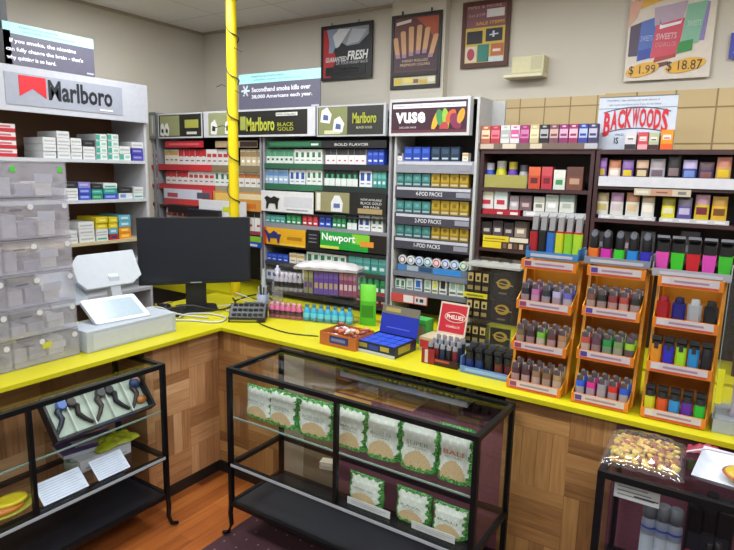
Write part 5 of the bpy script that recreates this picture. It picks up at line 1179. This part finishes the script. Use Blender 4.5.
cable('pale grey cable looped on the yellow counter by the monitor foot', [(-2.80,2.66,zc), (-2.72,2.62,zc), (-2.66,2.68,zc), (-2.72,2.74,zc), (-2.82,2.72,zc+.01), (-2.88,2.66,zc)], .004, '#9ca0a8')
m = MB(); m.cbox(-.06, .06, -.04, .04, 0, .045, '#1b1c20', .008).box(-.03, .03, -.0405, -.04, .012, .03, '#8c8420'); tag(m.build('power_adapter', loc=(-2.93, 2.36, Z0), rz=.5), 'black power brick with a yellow label behind the cash drawer', 'adapter')
# black keypad device
t = thing('card_terminal', 'black card terminal at the inner corner of the yellow counter', 'card terminal', (-2.50, 2.56, Z0), math.radians(35))
m = MB(); m.prismx([(-.07, 0), (.07, 0), (.07, .085), (.03, .095), (-.07, .03)], -.11, .11, '#15161a'); m.build('body', t, bevel=.004)
m = MB()
for i in range(6):
    for j in range(3):
        y_ = -.05+.035*j; m.box(-.09+.032*i, -.066+.032*i, y_-.01, y_+.01, .020+.65*(y_+.07), .037+.65*(y_+.07), '#202226')
m.build('keypad', t); MB().box(-.03, .08, .035, .062, .084, .0965, '#4a5058').build('display', t); MB().box(-.10, .06, -.0715, -.07, .006, .016, '#8c8a2c').build('yellow_strip', t)
# cup of pens and sanitiser bottle
t = thing('pen_cup', 'pale grey cup packed with black pens right of the monitor', 'cup', (-2.60, 2.80, Z0))
MB().lathe([(.034, 0), (.036, .003), (.042, .11), (.039, .11), (.033, .006)], '#8f94a8', 18, caps=False).lathe([(.034, 0), (.033, .004)], '#8f94a8', 18).build('cup', t)
RP = random.Random(2)
for i in range(9):
    a = i*.7; r0 = .018; m = MB(); tx, ty = .03*math.cos(a), .03*math.sin(a)
    m.tube([(r0*math.cos(a), r0*math.sin(a), .006), (tx, ty, .14+RP.uniform(0, .03))], .0042, '#17181c' if i % 3 else '#b0b4bc', 6)
    tag(m.build('pen', loc=(-2.60, 2.80, Z0)), '%s pen standing in the grey cup by the monitor' % ('black' if i % 3 else 'silver'), 'pen', '%s pens in the cup' % ('black' if i % 3 else 'silver'))
m = MB(); m.prismz([(-.022, -.012), (.022, -.012), (.022, .012), (-.022, .012)], 0, .26, '#b6bcc2', top=[(-.006, -.004), (.006, -.004), (.006, .004), (-.006, .004)])
tag(m.build('white_wedge', loc=(-2.66, 2.87, Z0)), 'narrow white upright wedge between the monitor and the candy rack', 'stand')
t = thing('sanitiser_bottle', 'clear bottle with a pale cap rising behind the pen cup', 'bottle', (-2.555, 2.89, Z0))
MB().lathe([(.034,0), (.037,.006), (.037,.17), (.030,.20), (.014,.225), (.014,.235)], glass('bottle_plastic', (.9,.9,.92), .15, .22, (.75,.72,.78)), 18).build('bottle', t)
MB().lathe([(.019,.235), (.019,.27), (.008,.275), (.008,.29), (.002, .292)], '#b8b4c4', 14).build('cap', t)

# candy rack: two tiers of clear trays
ca = math.radians(16)
t = thing('candy_rack', 'clear two-tier acrylic rack of candy packs on the yellow counter', 'rack', (-2.45, 2.66, Z0), ca)
CRW = .57
MB().box(0, CRW, 0, .13, 0, .003, ACRYL).box(0, CRW, -.002, 0, 0, .045, ACRYL).build('lower_tray', t)
MB().box(0, CRW, .08, .21, .155, .158, ACRYL).box(0, CRW, .078, .08, .155, .195, ACRYL).build('upper_tray', t)
MB().box(-.003, 0, 0, .215, 0, .31, ACRYL).build('side_panel', t); MB().box(CRW, CRW+.003, 0, .215, 0, .31, ACRYL).build('side_panel', t)
MB().box(0, CRW, .212, .215, 0, .31, ACRYL).build('back_panel', t)
m = MB(); m.grid(lambda u, v: (.16+.41*u, .06+.15*v, .325+.04*math.sin(PI*u)**.4*math.sin(PI*v)**.4+.003*math.sin(u*31+v*9)), 24, 10, lambda u, v: mat('#b0acae', .3)); m.box(.16, .57, .06, .21, .311, .325, '#a09ca0'); m.build('cloudy_cover', t)
def local(t, x, y, z):
    a = t.rotation_euler.z; return (t.location.x+x*math.cos(a)-y*math.sin(a), t.location.y+x*math.sin(a)+y*math.cos(a), t.location.z+z)
def bottle_shape(r, h, c1, c2, c3):
    m = MB(); m.lathe([(r*.8,0), (r,h*.05), (r,h*.6), (r*.55,h*.78), (r*.45,h*.82)], c1, 10).lathe([(r*.5,h*.82), (r*.5,h), (r*.3,h)], c2, 10).lathe([(r*1.03,h*.2), (r*1.03,h*.5)], c3, 10, caps=False); return m
def shared(t, builder, xs, y, z, name, label, cat, group, jit=.0):
    first = None
    for x in xs:
        if first is None: o = first = builder(); o.name = name; tag(o, label, cat, group if len(xs) > 1 else None)
        else: o = first.copy(); C.objects.link(o)
        o.location = local(t, x, y+RS.uniform(0, jit), z); o.rotation_euler.z = t.rotation_euler.z
    return first
fr = lambda a, b_, n: [a+(b_-a)*(i+.5)/n for i in range(n)]
shared(t, lambda: bottle_shape(.022, .095, '#b4547c', '#c47c9c', '#3c2030').build('x'), fr(.01, .23, 6), .035, .004, 'candy_tube', 'pink candy tube in the left half of the lower rack tier', 'candy', 'pink candy tubes')
shared(t, lambda: bottle_shape(.022, .10, '#3498c0', '#1c5878', '#60c4e0').build('x'), fr(.24, .56, 7), .035, .004, 'candy_tube', 'sky blue candy tube in the right half of the lower rack tier', 'candy', 'sky blue candy tubes')
shared(t, lambda: bottle_shape(.019, .06, '#1e2028', '#3c6c80', '#50545c').build('x'), fr(.03, .54, 11), .09, .004, 'candy_tube', 'dark candy tube in the back row of the lower rack tier', 'candy', 'dark candy tubes')
shared(t, lambda: bottle_shape(.019, .115, '#9c98a4', '#b8acb8', '#1e1c24').build('x'), fr(.01, .20, 6), .115, .159, 'candy_bottle', 'little grey bottle with a black band, upper rack tier', 'candy', 'black-banded bottles')
for (xs, c1, c2, c3, w_, nm) in ((fr(.21, .275, 2), '#7c7c60', '#989474', '#5c3c80', .028, 'olive pack'), (fr(.28, .44, 5), '#5c3c9c', '#6c54ac', '#a8946c', .030, 'violet pack'), (fr(.445, .56, 4), '#843c64', '#9c6c88', '#c4b4bc', .027, 'plum pack')):
    shared(t, lambda: pbox(w_, .03, .14, c1, [(0,1,.7,1,c2), (.15,.85,.25,.5,c3)]).build('x'), xs, .10, .159, 'candy_pack', nm+' standing in the upper tier of the candy rack', 'candy', nm+'s on the candy rack')
o = pouch(.10, .25, '#48a828', '#6cc83c', '#2c7c1c', d=.04).build('green_pouch', loc=(-1.85, 2.90, Z0), rz=.3); tag(o, 'bright green pouch standing right of the candy rack', 'pouch')

# orange box of wrapped sweets
X0, X1 = -1.848, -1.613
t = thing('sweet_box', 'orange open box with a blue label on the counter edge', 'box', (X0, 2.425, Z0), -.03); w_ = .235
m = MB(); OR = mat('#b0622c', .5)
m.box(0, w_, 0, .003, 0, .068, OR).box(0, w_, .167, .17, 0, .075, OR).box(0, .003, .003, .167, 0, .072, OR).box(w_-.003, w_, .003, .167, 0, .072, OR).box(.003, w_-.003, .003, .167, 0, .003, OR); m.build('carton', t)
MB().box(w_*.28, w_*.80, -.001, 0, .018, .058, '#28306c').box(w_*.33, w_*.72, -.0016, -.001, .03, .046, '#6c74a0').build('label', t)
RW = random.Random(8); cw = [('#c8b8b4','cream'), ('#b05438','rust'), ('#c8c4c8','white'), ('#8c4c3c','brown'), ('#c88c5c','orange')]
for i in range(22):
    c1, nm = cw[i % 5]; m = MB()
    m.tube([(-.03, 0, 0), (-.022, 0, 0), (-.016, 0, 0), (.016, 0, 0), (.022, 0, 0), (.03, 0, 0)], .003, c1, 6); m.lathe([(.003,-.018), (.011,-.012), (.011,.012), (.003,.018)], c1, 8, T=Matrix.Rotation(PI/2, 4, 'Y'))
    o = m.build('wrapped_sweet'); lx, ly = .035+.165*((i*5) % 6)/5, .03+.11*((i // 4) % 5)/4; lz_ = .018+.022*(i // 9)+.01*RW.random()
    o.location = local(t, lx, ly, lz_+.02); o.rotation_euler = (RW.uniform(-.5, .5), RW.uniform(-.5, .5), RW.uniform(0, 3.1)); tag(o, '%s wrapped sweet piled in the orange box' % nm, 'sweet', '%s sweets in the orange box' % nm)
# blue open display box
t = thing('blue_display_box', 'blue open-lidded display carton of flat packets on the counter edge', 'box', (-1.622, 2.445, Z0), -.06); w_ = .235; DB = .20
BL = mat('#1c2f9c', .4); NV = mat('#141c3c', .4)
m = MB(); m.box(0, w_, 0, .003, 0, .058, NV).box(0, .003, .003, DB, 0, .062, NV).box(w_-.003, w_, .003, DB, 0, .062, NV).box(.003, w_-.003, DB-.003, DB, 0, .062, NV).box(.003, w_-.003, .003, DB-.003, 0, .003, NV)
printed(m, w_, .058, 0, [(0,1,0,.25,'#b8c0d4'), (.05,.28,.45,.85,'#8c8040'), (.62,.85,.45,.85,'#a89840'), (.32,.58,.4,.8,'#283c98')], x0=0); m.build('carton', t)
m = MB(); m.box(w_, w_+.001, .03, .14, .015, .05, '#9c8c3c'); m.build('side_print', t)
T = Matrix.Translation((0, DB, .06)) @ Matrix.Rotation(math.radians(-12), 4, 'X')
m = MB(); m.box(0, w_, 0, .004, 0, .15, BL, T).box(0, w_, -.0006, 0, .105, .15, '#6c6858', T).box(w_*.1, w_*.5, -.0012, 0, .118, .138, '#a89850', T).box(w_*.18, w_*.8, -.0008, 0, .03, .036, '#4c60c0', T); m.build('lid', t)
text('RAW CONES', w_*.45, .018, '#8c9ce0', t, (w_*.24, DB+.008, .115), rx=PI/2-.21) if False else None
for i in range(4):
    for j in range(3):
        o = pbox(.052, .055, .012, '#2444b4', [(.1,.9,.2,.8,'#5c74cc')]).build('blue_packet'); o.location = local(t, .032+.057*i, .008+.063*j, .042+.002*j); o.rotation_euler.z = t.rotation_euler.z
        o.location.z = Z0+.045; tag(o, 'flat blue packet lying in the blue open-lidded carton', 'packet', 'blue packets in the carton')
o = MB().box(.004, w_-.004, .004, DB-.004, .004, .0435, '#1c2c7c').build('packet_layer', t)
# green box behind
o = pbox(.11, .08, .135, '#3c9c48', [(.1,.45,.15,.75,'#a89878'), (.5,.9,.15,.75,'#8c7c64'), (0,1,.85,1,'#48b450')]).build('green_box', loc=(-1.43, 2.74, Z0), rz=-.05); tag(o, 'green box with tan pictures between the blue and red displays', 'box')
# red display with white lettering
t = thing('red_display_box', 'red and cream cigar display with an oval logo on its raised lid', 'box', (-1.365, 2.645, Z0), -.06)
m = MB(); m.box(0, .19, 0, .13, 0, .075, '#b8a88c').box(.004, .18, -.001, 0, .02, .06, '#b02c34'); m.build('carton', t)
T = Matrix.Translation((.03, .125, .075)) @ Matrix.Rotation(math.radians(-14), 4, 'X')
m = MB(); m.box(0, .165, 0, .005, 0, .17, '#c4b8a8', T).box(.008, .157, -.0008, 0, .012, .16, '#b01c2c', T); m.build('lid', t)
m = MB(); m.prismy([(.095+.062*math.cos(i*PI/12), .095+.028*math.sin(i*PI/12)) for i in range(24)], -.0014, -.0005, '#c8bcb0', T=T).prismy([(.095+.058*math.cos(i*PI/12), .095+.024*math.sin(i*PI/12)) for i in range(24)], -.002, -.0013, '#a81c28', T=T); m.build('oval_logo', t)
o = text('PHILLIES', .098, .022, '#e0d8d0', t, (0, 0, 0), bold=.02); o.matrix_local = T @ Matrix.Translation((.046, -.0026, .084)) @ Matrix.Rotation(PI/2, 4, 'X')
o = text('CIGARILLOS', .08, .012, '#d8ccc4', t, (0, 0, 0)); o.matrix_local = T @ Matrix.Translation((.05, -.0018, .038)) @ Matrix.Rotation(PI/2, 4, 'X')

# lighters
def lighter(w, d, h, body, top, hood='#8c9098', cap=None):
    """disposable lighter: oval body, metal hood, thumb button"""
    m = MB(); n = 14
    m.lathe([(w/2*.96, 0), (w/2, h*.03), (w/2, h*.74), (w/2*.96, h*.76)], body, n, sy=d/w)
    m.lathe([(w/2*.9, h*.76), (w/2*.9, h*.94), (w/2*.7, h)], hood, n, sy=d/w)
    m.box(w*.08, w*.42, -d*.3, d*.3, h*.78, h*.97, top)
    m.box(-w*.36, w*.0, -d*.28, d*.28, h*.93, h*1.03, top)
    if cap: m.lathe([(w/2*1.02, h*.15), (w/2*1.02, h*.5)], cap, n, sy=d/w, caps=False)
    return m
def torch(w, d, h, body, head='#16171b', lean=.25, neck=.55):
    """torch lighter: coloured tank and a slanted black head"""
    m = MB()
    m.cbox(-w/2, w/2, -d/2, d/2, 0, h*neck, body, w*.18)
    m.prismx([(-d/2, h*neck), (d/2, h*neck), (d*.55, h*.80), (d*.40, h*.98), (-d*.75, h), (-d*.8, h*.88), (-d*.5, h*.82)], -w*.46, w*.46, head)
    m.box(-w*.2, w*.2, -d*.62, -d*.5, h*.60, h*.80, '#2c2e36')
    return m
def placed(m, nm, t, x, y, z, label, cat='lighter', rx=0, rz=0):
    o = m.build(nm); o.location = local(t, x, y, z); o.rotation_euler = (rx, 0, t.rotation_euler.z+rz); tag(o, label, cat); return o
# small red and black lighter display
t = thing('lighter_display', 'low red and black display crowded with silver-topped lighters', 'display', (-1.262, 2.478, Z0), -.03)
m = MB(); m.box(0, .19, 0, .14, 0, .012, '#1c1618').box(0, .19, -.002, .002, 0, .035, '#2a1418').box(0, .07, -.003, -.001, .004, .075, '#8c1c28').box(.018, .035, -.004, -.002, .004, .07, '#c8b8b8').box(.075, .15, -.0035, -.0015, .02, .03, '#b0443c'); m.build('tray', t)
kk = 0
for r_ in range(3):
    for i in range(5):
        c1, nm = (('#1e1c24','black'), ('#6c1c28','dark red'), ('#24304c','navy'))[(i+r_) % 3]
        placed(lighter(.026, .016, .085+.012*r_, c1, '#9498a0', '#888c94'), 'lighter', t, .03+.033*i, .03+.042*r_, .0125, '%s silver-topped lighter in the low red display, %s row, %s' % (nm, ('front', 'middle', 'back')[r_], ('far left', 'left', 'middle', 'right', 'far right')[i]), rz=.3)
# blue tray of slanted lighters
t = thing('lighter_tray', 'translucent blue tray of black-headed torch lighters near the orange rack', 'display', (-1.052, 2.462, Z0), -.02)
BTY = mat('#6488c4', .3); m = MB(); w_ = .255
m.box(0, w_, 0, .12, 0, .006, BTY).box(0, w_, -.002, .002, .006, .032, BTY).box(0, .003, .002, .12, .006, .075, BTY).box(w_-.003, w_, .002, .12, .006, .075, BTY).box(.003, w_-.003, .117, .12, .006, .075, BTY).box(w_*.1, w_*.9, -.003, -.002, .010, .024, '#8cacd8'); m.build('tray', t)
for i, (c1, nm) in enumerate((('#1c2c6c', 'navy'), ('#20386c', 'slate blue'), ('#17181c', 'black'), ('#6c3424', 'brown'), ('#5c1c2c', 'maroon'))):
    placed(torch(.036, .03, .115, c1, '#1c1e24', neck=.5), 'torch_lighter', t, .034+.047*i, .035, .0065, '%s torch lighter in the front row of the blue tray' % nm)
    placed(torch(.036, .03, .125, '#22242a', '#34363e', neck=.5), 'torch_lighter', t, .034+.047*i, .085, .0065, 'dark torch lighter behind the %s one in the blue tray' % nm)

# clear acrylic cigar case
AX0, AX1, AY = -1.20, -.92, 2.80
t = thing('acrylic_case', 'clear acrylic two-column case of gold and black packs', 'case', (AX0, AY, Z0)); w_ = AX1-AX0; hA = 1.385-Z0
m = MB(); m.box(-.005, w_+.015, -.01, .16, hA, hA+.01, mat('#a8aaa4', .2)); m.build('top_slab', t)
m = MB(); m.box(-.003, w_+.012, -.008, .15, hA+.0105, hA+.03, ACRYL); m.build('raised_lid', t)
for x in (0, w_*.47, w_-.004): MB().box(x, x+.004, 0, .15, .03, hA, ACRYL).build('side_panel', t)
MB().box(.004, w_-.004, .146, .15, .03, hA, ACRYL).build('back_panel', t)
MB().box(-.01, w_+.01, -.02, .16, 0, .03, mat('#a4a8ac', .3)).build('base', t)
MB().box(w_*.50, w_-.006, .0, .003, .035, hA-.01, ACRYL).build('door', t)
for z_ in (.165, .30): MB().box(.004, w_-.004, .004, .146, z_, z_+.004, ACRYL).build('shelf', t)
MB().box(.0, w_*.47, -.004, 0, .285, .31, '#c8c020').box(.02, w_*.4, -.005, -.004, .293, .302, '#7c7618').build('yellow_strip', t)
GD = '#b8a468'
for lv_, (z_, h_) in enumerate(((.032, .10), (.170, .10), (.305, .11))):
    for i in range(3):
        placed(pbox(.036, .05, h_, '#1c1a18', [(.1,.9,.55,.95,GD), (.1,.9,.15,.35,'#8c7c4c'), (.3,.7,.62,.8,'#2c261c')]), 'cigar_pack', t, .028+.041*i, .02, z_+.001, 'black and gold pack in the acrylic case, %s of three columns, %s level' % (('left', 'middle', 'right')[i], ('bottom', 'middle', 'top')[lv_]), 'pack')
for lv_, (z_, h_) in enumerate(((.034, .105), (.170, .115), (.305, .11))):
    m = pbox(.105, .01, h_, '#08080a', [(.3,.7,.12,.2,'#6c664c')])
    m.prismy([(.036*math.cos(i*PI/10)+.004, h_*.6+.026*math.sin(i*PI/10)) for i in range(20)], -.001, 0, '#b8962c').prismy([(.024*math.cos(i*PI/10), h_*.62+.014*math.sin(i*PI/10)) for i in range(20)], -.002, -.0008, '#1c1a16')
    m.box(-.045, .045, -.0024, -.001, h_*.57, h_*.62, '#b09c4c', Matrix.Rotation(.12, 4, 'Y') )
    placed(m, 'emblem_card', t, w_*.735, .012, z_+.001, 'black card with a gold emblem, %s of the acrylic case' % ('bottom', 'middle', 'top')[lv_], 'card')

# ===== orange lighter racks
OG = mat('#d08a1c', .38, var=.04); OG2 = mat('#d67a20', .38, var=.04)
LIPT = mat('#c2bcc0', .4); LIPR = mat('#c04a38', .4)
def orack(label, X0, X1, trays, ztop, colr):
    """trays: (lip_y, z) front edge of each tray"""
    t = thing('lighter_rack', label, 'rack', (X0, 2.40, Z0)); w_ = X1-X0
    bx = [(0.06, 0), (.24, 0), (.30, ztop-Z0), (.17, ztop-Z0), ]
    for x in (-.012, w_+.0): 
        MB().prismx(bx, x, x+.012, OG).build('side_panel', t)
    MB().prismx([(.235, 0), (.24, 0), (.30, ztop-Z0), (.295, ztop-Z0)], 0, w_, OG).build('back_panel', t)
    for k, (ly, z) in enumerate(trays):
        y0 = ly-2.40; z_ = z-Z0
        tr = MB(); tr.prismx([(y0, z_), (.23, z_+.012), (.23, z_+.018), (y0, z_+.006)], 0, w_, OG2); tr = tr.build('tray', t)
        MB().box(-.004, w_+.004, y0-.003, y0+.001, z_-.004, z_+.036, OG2).build('front_lip', tr)
        for x in (-.004, w_+.0): MB().prismx([(y0, z_-.002), (.16, z_+.01), (.16, z_+(.09 if k < len(trays)-1 else .036)), (y0, z_+.036)], x, x+.004, OG).build('tray_side', tr)
        MB().box(.010, w_-.010, y0-.0045, y0-.003, z_+.006, z_+.034, LIPT).box(.012, w_-.012, y0-.005, y0-.0042, z_+.001, z_+.008, LIPR).box(.012, w_*.18, y0-.0052, y0-.0044, z_+.010, z_+.030, colr).box(w_*.25, w_*.8, y0-.0052, y0-.0044, z_+.016, z_+.024, '#9c7c90').build('price_strip', tr)
    return t
def trayz(px, py, Y): return ony(px, py, Y).z
def fill(t, w_, ly, z, items, kind, desc, h=.097, w=.036, back=True):
    n = len(items)
    for i, (c1, c2, nm) in enumerate(items):
        x = w_*(i+.5)/n; y0 = ly-2.40+.030
        if kind == 'lighter': m = lighter(w, w*.62, h, c1, c2, '#4a4246', c2)
        elif kind == 'torch': m = torch(w, w*.85, h, c1, '#17181c', neck=c2)
        else:
            m = MB(); m.cbox(-w/2, w/2, -w*.4, w*.4, 0, h*.80, mat(c1, .3), w*.2).lathe([(w*.34, h*.80), (w*.36, h*.84), (w*.30, h)], c2, 12); m.box(-w*.32, w*.32, -w*.41, -w*.4, h*.15, h*.6, c1)
        placed(m, {'lighter': 'lighter', 'torch': 'torch_lighter', 'flask': 'flask_lighter'}[kind], t, x, y0, z-Z0+.0085+.03*.055, '%s, %s' % (nm, desc))
        if back and kind == 'lighter':
            o = placed(lighter(w, w*.62, h+.005, c1, c2, '#54484c', c1), 'lighter', t, x+.004, y0+.05, z-Z0+.0115, '%s, %s, behind' % (nm, desc))
R1 = (-.80, -.575); R2 = (-.525, -.315); R3 = (-.262, -.05)
yl = [2.40, 2.43, 2.46, 2.49]
def zs_(pxs, pys): return [trayz(px, py, Y) for px, py, Y in zip(pxs, pys, yl)]
z1 = zs_((535, 540, 545, 552), (392, 353, 311, 270)); z2 = zs_((600, 605, 611, 617), (406, 362, 318, 277)); z3 = zs_((673, 680, 685, 690), (422, 375, 330, 288))
t1 = orack('orange tiered lighter rack, leftmost of three, holding patterned lighters', R1[0], R1[1], list(zip(yl, z1)), z1[3]+.02, '#8c3c5c')
t2 = orack('orange tiered lighter rack, middle of three, under the grey tray', R2[0], R2[1], list(zip(yl, z2)), z2[3]+.02, '#4c3c8c')
t3 = orack('orange tiered lighter rack, rightmost of three, with flasks and torch lighters', R3[0], R3[1], list(zip(yl, z3)), z3[3]+.02, '#c8c4c8')
w1, w2, w3 = R1[1]-R1[0], R2[1]-R2[0], R3[1]-R3[0]
fill(t1, w1, yl[0], z1[0], [('#4c2c34','#a88c88','plum-brown lighter'), ('#503038','#a89090','dark brown lighter'), ('#8c6c50','#b09c94','tan lighter'), ('#7c5c44','#a08c80','mid-brown lighter'), ('#a08460','#b4a090','sandy lighter')], 'lighter', 'bottom tray of the leftmost orange rack')
fill(t1, w1, yl[1], z1[1], [('#6c5c44','#9c8478','khaki lighter'), ('#3c2c2c','#94787c','blackish lighter'), ('#6cac38','#b0a89c','lime green printed lighter'), ('#5c3438','#a08484','wine brown lighter'), ('#a07850','#a89080','caramel lighter')], 'lighter', 'middle tray of the leftmost orange rack')
fill(t1, w1, yl[2], z1[2], [('#1e222c','#8c7c84','black lighter'), ('#b0649c','#b08ca0','pink lighter'), ('#242c34','#8c8890','charcoal lighter'), ('#a8a4c8','#9c8c98','white and lilac lighter'), ('#5c5ca8','#a09ca8','violet-blue lighter')], 'lighter', 'upper tray of the leftmost orange rack')
fill(t2, w2, yl[0], z2[0], [('#2c5cd0','#a09c9c','bright blue lighter'), ('#d02c8c','#a0949c','hot pink lighter'), ('#94909c','#a09c9c','grey lighter'), ('#c82c24','#a09090','red lighter'), ('#2454c8','#a09c9c','cobalt lighter')], 'lighter', 'bottom tray of the middle orange rack', h=.095, w=.034)
fill(t2, w2, yl[1], z2[1], [('#b04c44','#b09c90','coral red lighter'), ('#5c3c4c','#8c7470','dusky plum lighter'), ('#1c8c3c','#6c8870','emerald green lighter'), ('#6c8c54','#8c9080','sage green lighter'), ('#8cb830','#5c4c50','yellow-green lighter')], 'lighter', 'middle tray of the middle orange rack')
fill(t2, w2, yl[2], z2[2], [('#6c4c40','#a08c84','brown patterned lighter'), ('#1e2420','#8c7c78','black-green lighter'), ('#7c3034','#a08480','red patterned lighter'), ('#a0403c','#b0948c','brick lighter'), ('#24241f','#94807c','nearly black lighter')], 'lighter', 'upper tray of the middle orange rack')
fill(t3, w3, yl[0], z3[0], [('#c8cc24',.60,'lemon yellow torch lighter'), ('#d05424',.60,'orange torch lighter'), ('#2c8ccc',.60,'sky blue torch lighter'), ('#5c2c9c',.60,'purple torch lighter'), ('#2cb430',.60,'green torch lighter')], 'torch', 'bottom tray of the rightmost orange rack', h=.115, w=.036)
fill(t3, w3, yl[1], z3[1], [('#d88c20',.74,'amber torch lighter'), ('#2c2cb8',.74,'ultramarine torch lighter'), ('#98d020',.74,'lime torch lighter'), ('#2484c4',.74,'azure torch lighter'), ('#17181e',.74,'black torch lighter')], 'torch', 'middle tray of the rightmost orange rack', h=.125, w=.036)
fill(t3, w3, yl[2], z3[2], [('#98141f','#8c1c28','glossy red flask lighter'), ('#181c70','#14164c','glossy navy flask lighter'), ('#9ca0a4','#b0b4b8','silver flask lighter'), ('#15171b','#1c1e22','glossy black flask lighter')], 'flask', 'upper tray of the rightmost orange rack', h=.105, w=.046)
# trays on top of the racks
def ttray(label, x0, x1, y, z, col, txt=None):
    t = thing('top_tray', label, 'tray', (x0, y, z)); w_ = x1-x0
    m = MB(); m.box(0, w_, 0, .14, 0, .006, col).box(0, w_, -.002, .002, .006, .03, col).box(0, .003, .002, .14, .006, .05, col).box(w_-.003, w_, .002, .14, .006, .05, col); m.build('tray', t)
    MB().box(w_*.1, w_*.9, -.0032, -.002, .008, .02, '#b4bcc8').build('label', t); return t, w_
tt1, ww = ttray('sky blue tray of tall-topped lighters on the leftmost orange rack', R1[0]+.004, R1[1]-.0, 2.515, z1[3]+.040, mat('#3c80b8', .35))
for i, (c1, nm) in enumerate((('#a81c24','red'), ('#17181c','black'), ('#2c68b8','blue'), ('#c8cc1c','yellow'), ('#8cc424','lime green'), ('#a8d42c','yellow-green'))):
    x = ww*(i+.5)/6; m = MB(); w_ = .034
    m.cbox(-w_/2, w_/2, -.018, .018, 0, .105, c1, .006); m.box(-w_*.45, w_*.45, -.017, .017, .105, .1125, '#a8242c' if i > 2 else '#22242a')
    m.prismx([(-.005, .112), (.017, .112), (.03, .185), (-.0, .172)], -w_*.34, w_*.34, mat('#9a9c9e', .35, .3))
    placed(m, 'tall_lighter', tt1, x, .05, .0065, '%s lighter with a tall grey guard in the sky blue tray' % nm)
tt2, ww = ttray('grey tray of round-headed lighters on the middle orange rack', R2[0]-.025, R2[1]+.015, 2.515, z2[3]+.040, mat('#7c8494', .35))
for i, (c1, nm) in enumerate((('#e07020','orange'), ('#d028a8','magenta'), ('#38c428','vivid green'), ('#1c84d0','bright blue'), ('#2c28b0','indigo'))):
    x = ww*(i+.5)/5; m = MB(); w_ = .04
    m.cbox(-w_/2, w_/2, -.018, .018, 0, .055, c1, .005)
    m.lathe([(w_*.42, .055), (w_*.46, .07), (w_*.46, .105), (w_*.36, .125), (w_*.1, .132)], '#16171b', 14, c=(0, 0)).lathe([(w_*.30, -.002), (w_*.30, .006)], '#4c505c', 12, T=Matrix.Translation((0, -.012, .112)) @ Matrix.Rotation(PI/2.4, 4, 'X'))
    placed(m, 'round_head_lighter', tt2, x, .05, .0065, '%s lighter with a round black head in the grey tray' % nm)
tt3, ww = ttray('pale tray of slant-headed lighters on the rightmost orange rack', R3[0]-.03, R3[1]+.012+.012, 2.515, z3[3]+.030, mat('#9ca0ac', .35))
for i, (c1, nm) in enumerate((('#dc4cb0','first pink'), ('#3cc428','first green'), ('#c81c28','red'), ('#d848b4','second pink'), ('#3cb82c','second green'))):
    x = ww*(i+.5)/5; m = MB(); w_ = .046
    m.prismz([(-w_*.40, -.018), (w_*.40, -.018), (w_*.40, .018), (-w_*.40, .018)], 0, .085, c1, top=[(-w_*.5, -.022), (w_*.5, -.022), (w_*.5, .022), (-w_*.5, .022)])
    m.prismx([(-.022, .085), (.022, .085), (.03, .125), (.0, .135), (-.022, .12)], -w_*.44, w_*.44, '#141519'); m.prismx([(-.045, .142), (.02, .122), (.024, .130), (-.042, .152)], -w_*.46, w_*.46, mat('#5c6068', .35))
    placed(m, 'slant_head_lighter', tt3, x, .05, .0065, '%s slant-headed lighter from the left in the pale tray' % nm)
# clear case at the right edge
t = thing('acrylic_case', 'tall clear case with a yellow strip at the right edge of the counter', 'case', (-.025, 2.41, Z0)); 
MB().box(0, .25, 0, .20, 0, .05, mat('#9ca4a8', .3)).build('base', t)
MB().box(0, .004, 0, .20, .05, .55, ACRYL).build('side_panel', t); MB().box(.004, .25, 0, .004, .05, .55, ACRYL).build('front_panel', t); MB().box(0, .25, .0, .20, .55, .56, ACRYL).build('top_panel', t)
MB().box(-.003, .018, -.004, 0, .11, .24, '#d0cc1c').build('yellow_strip', t)
MB().box(-.004, -.001, .0, .02, .05, .56, mat('#7c8890', .3)).build('edge_strip', t)
for i in range(3):
    placed(pbox(.16, .08, .11, '#a8a0b4', [(.1,.9,.2,.5,'#8c78a8'), (.1,.5,.6,.9,'#c8c8cc')]), 'small_carton', t, .13, .06, .052+.13*i if i == 0 else .052+.112*i, 'lilac-grey carton in the clear case at the right edge, %s' % ('lowest', 'middle', 'uppermost')[i], 'box')
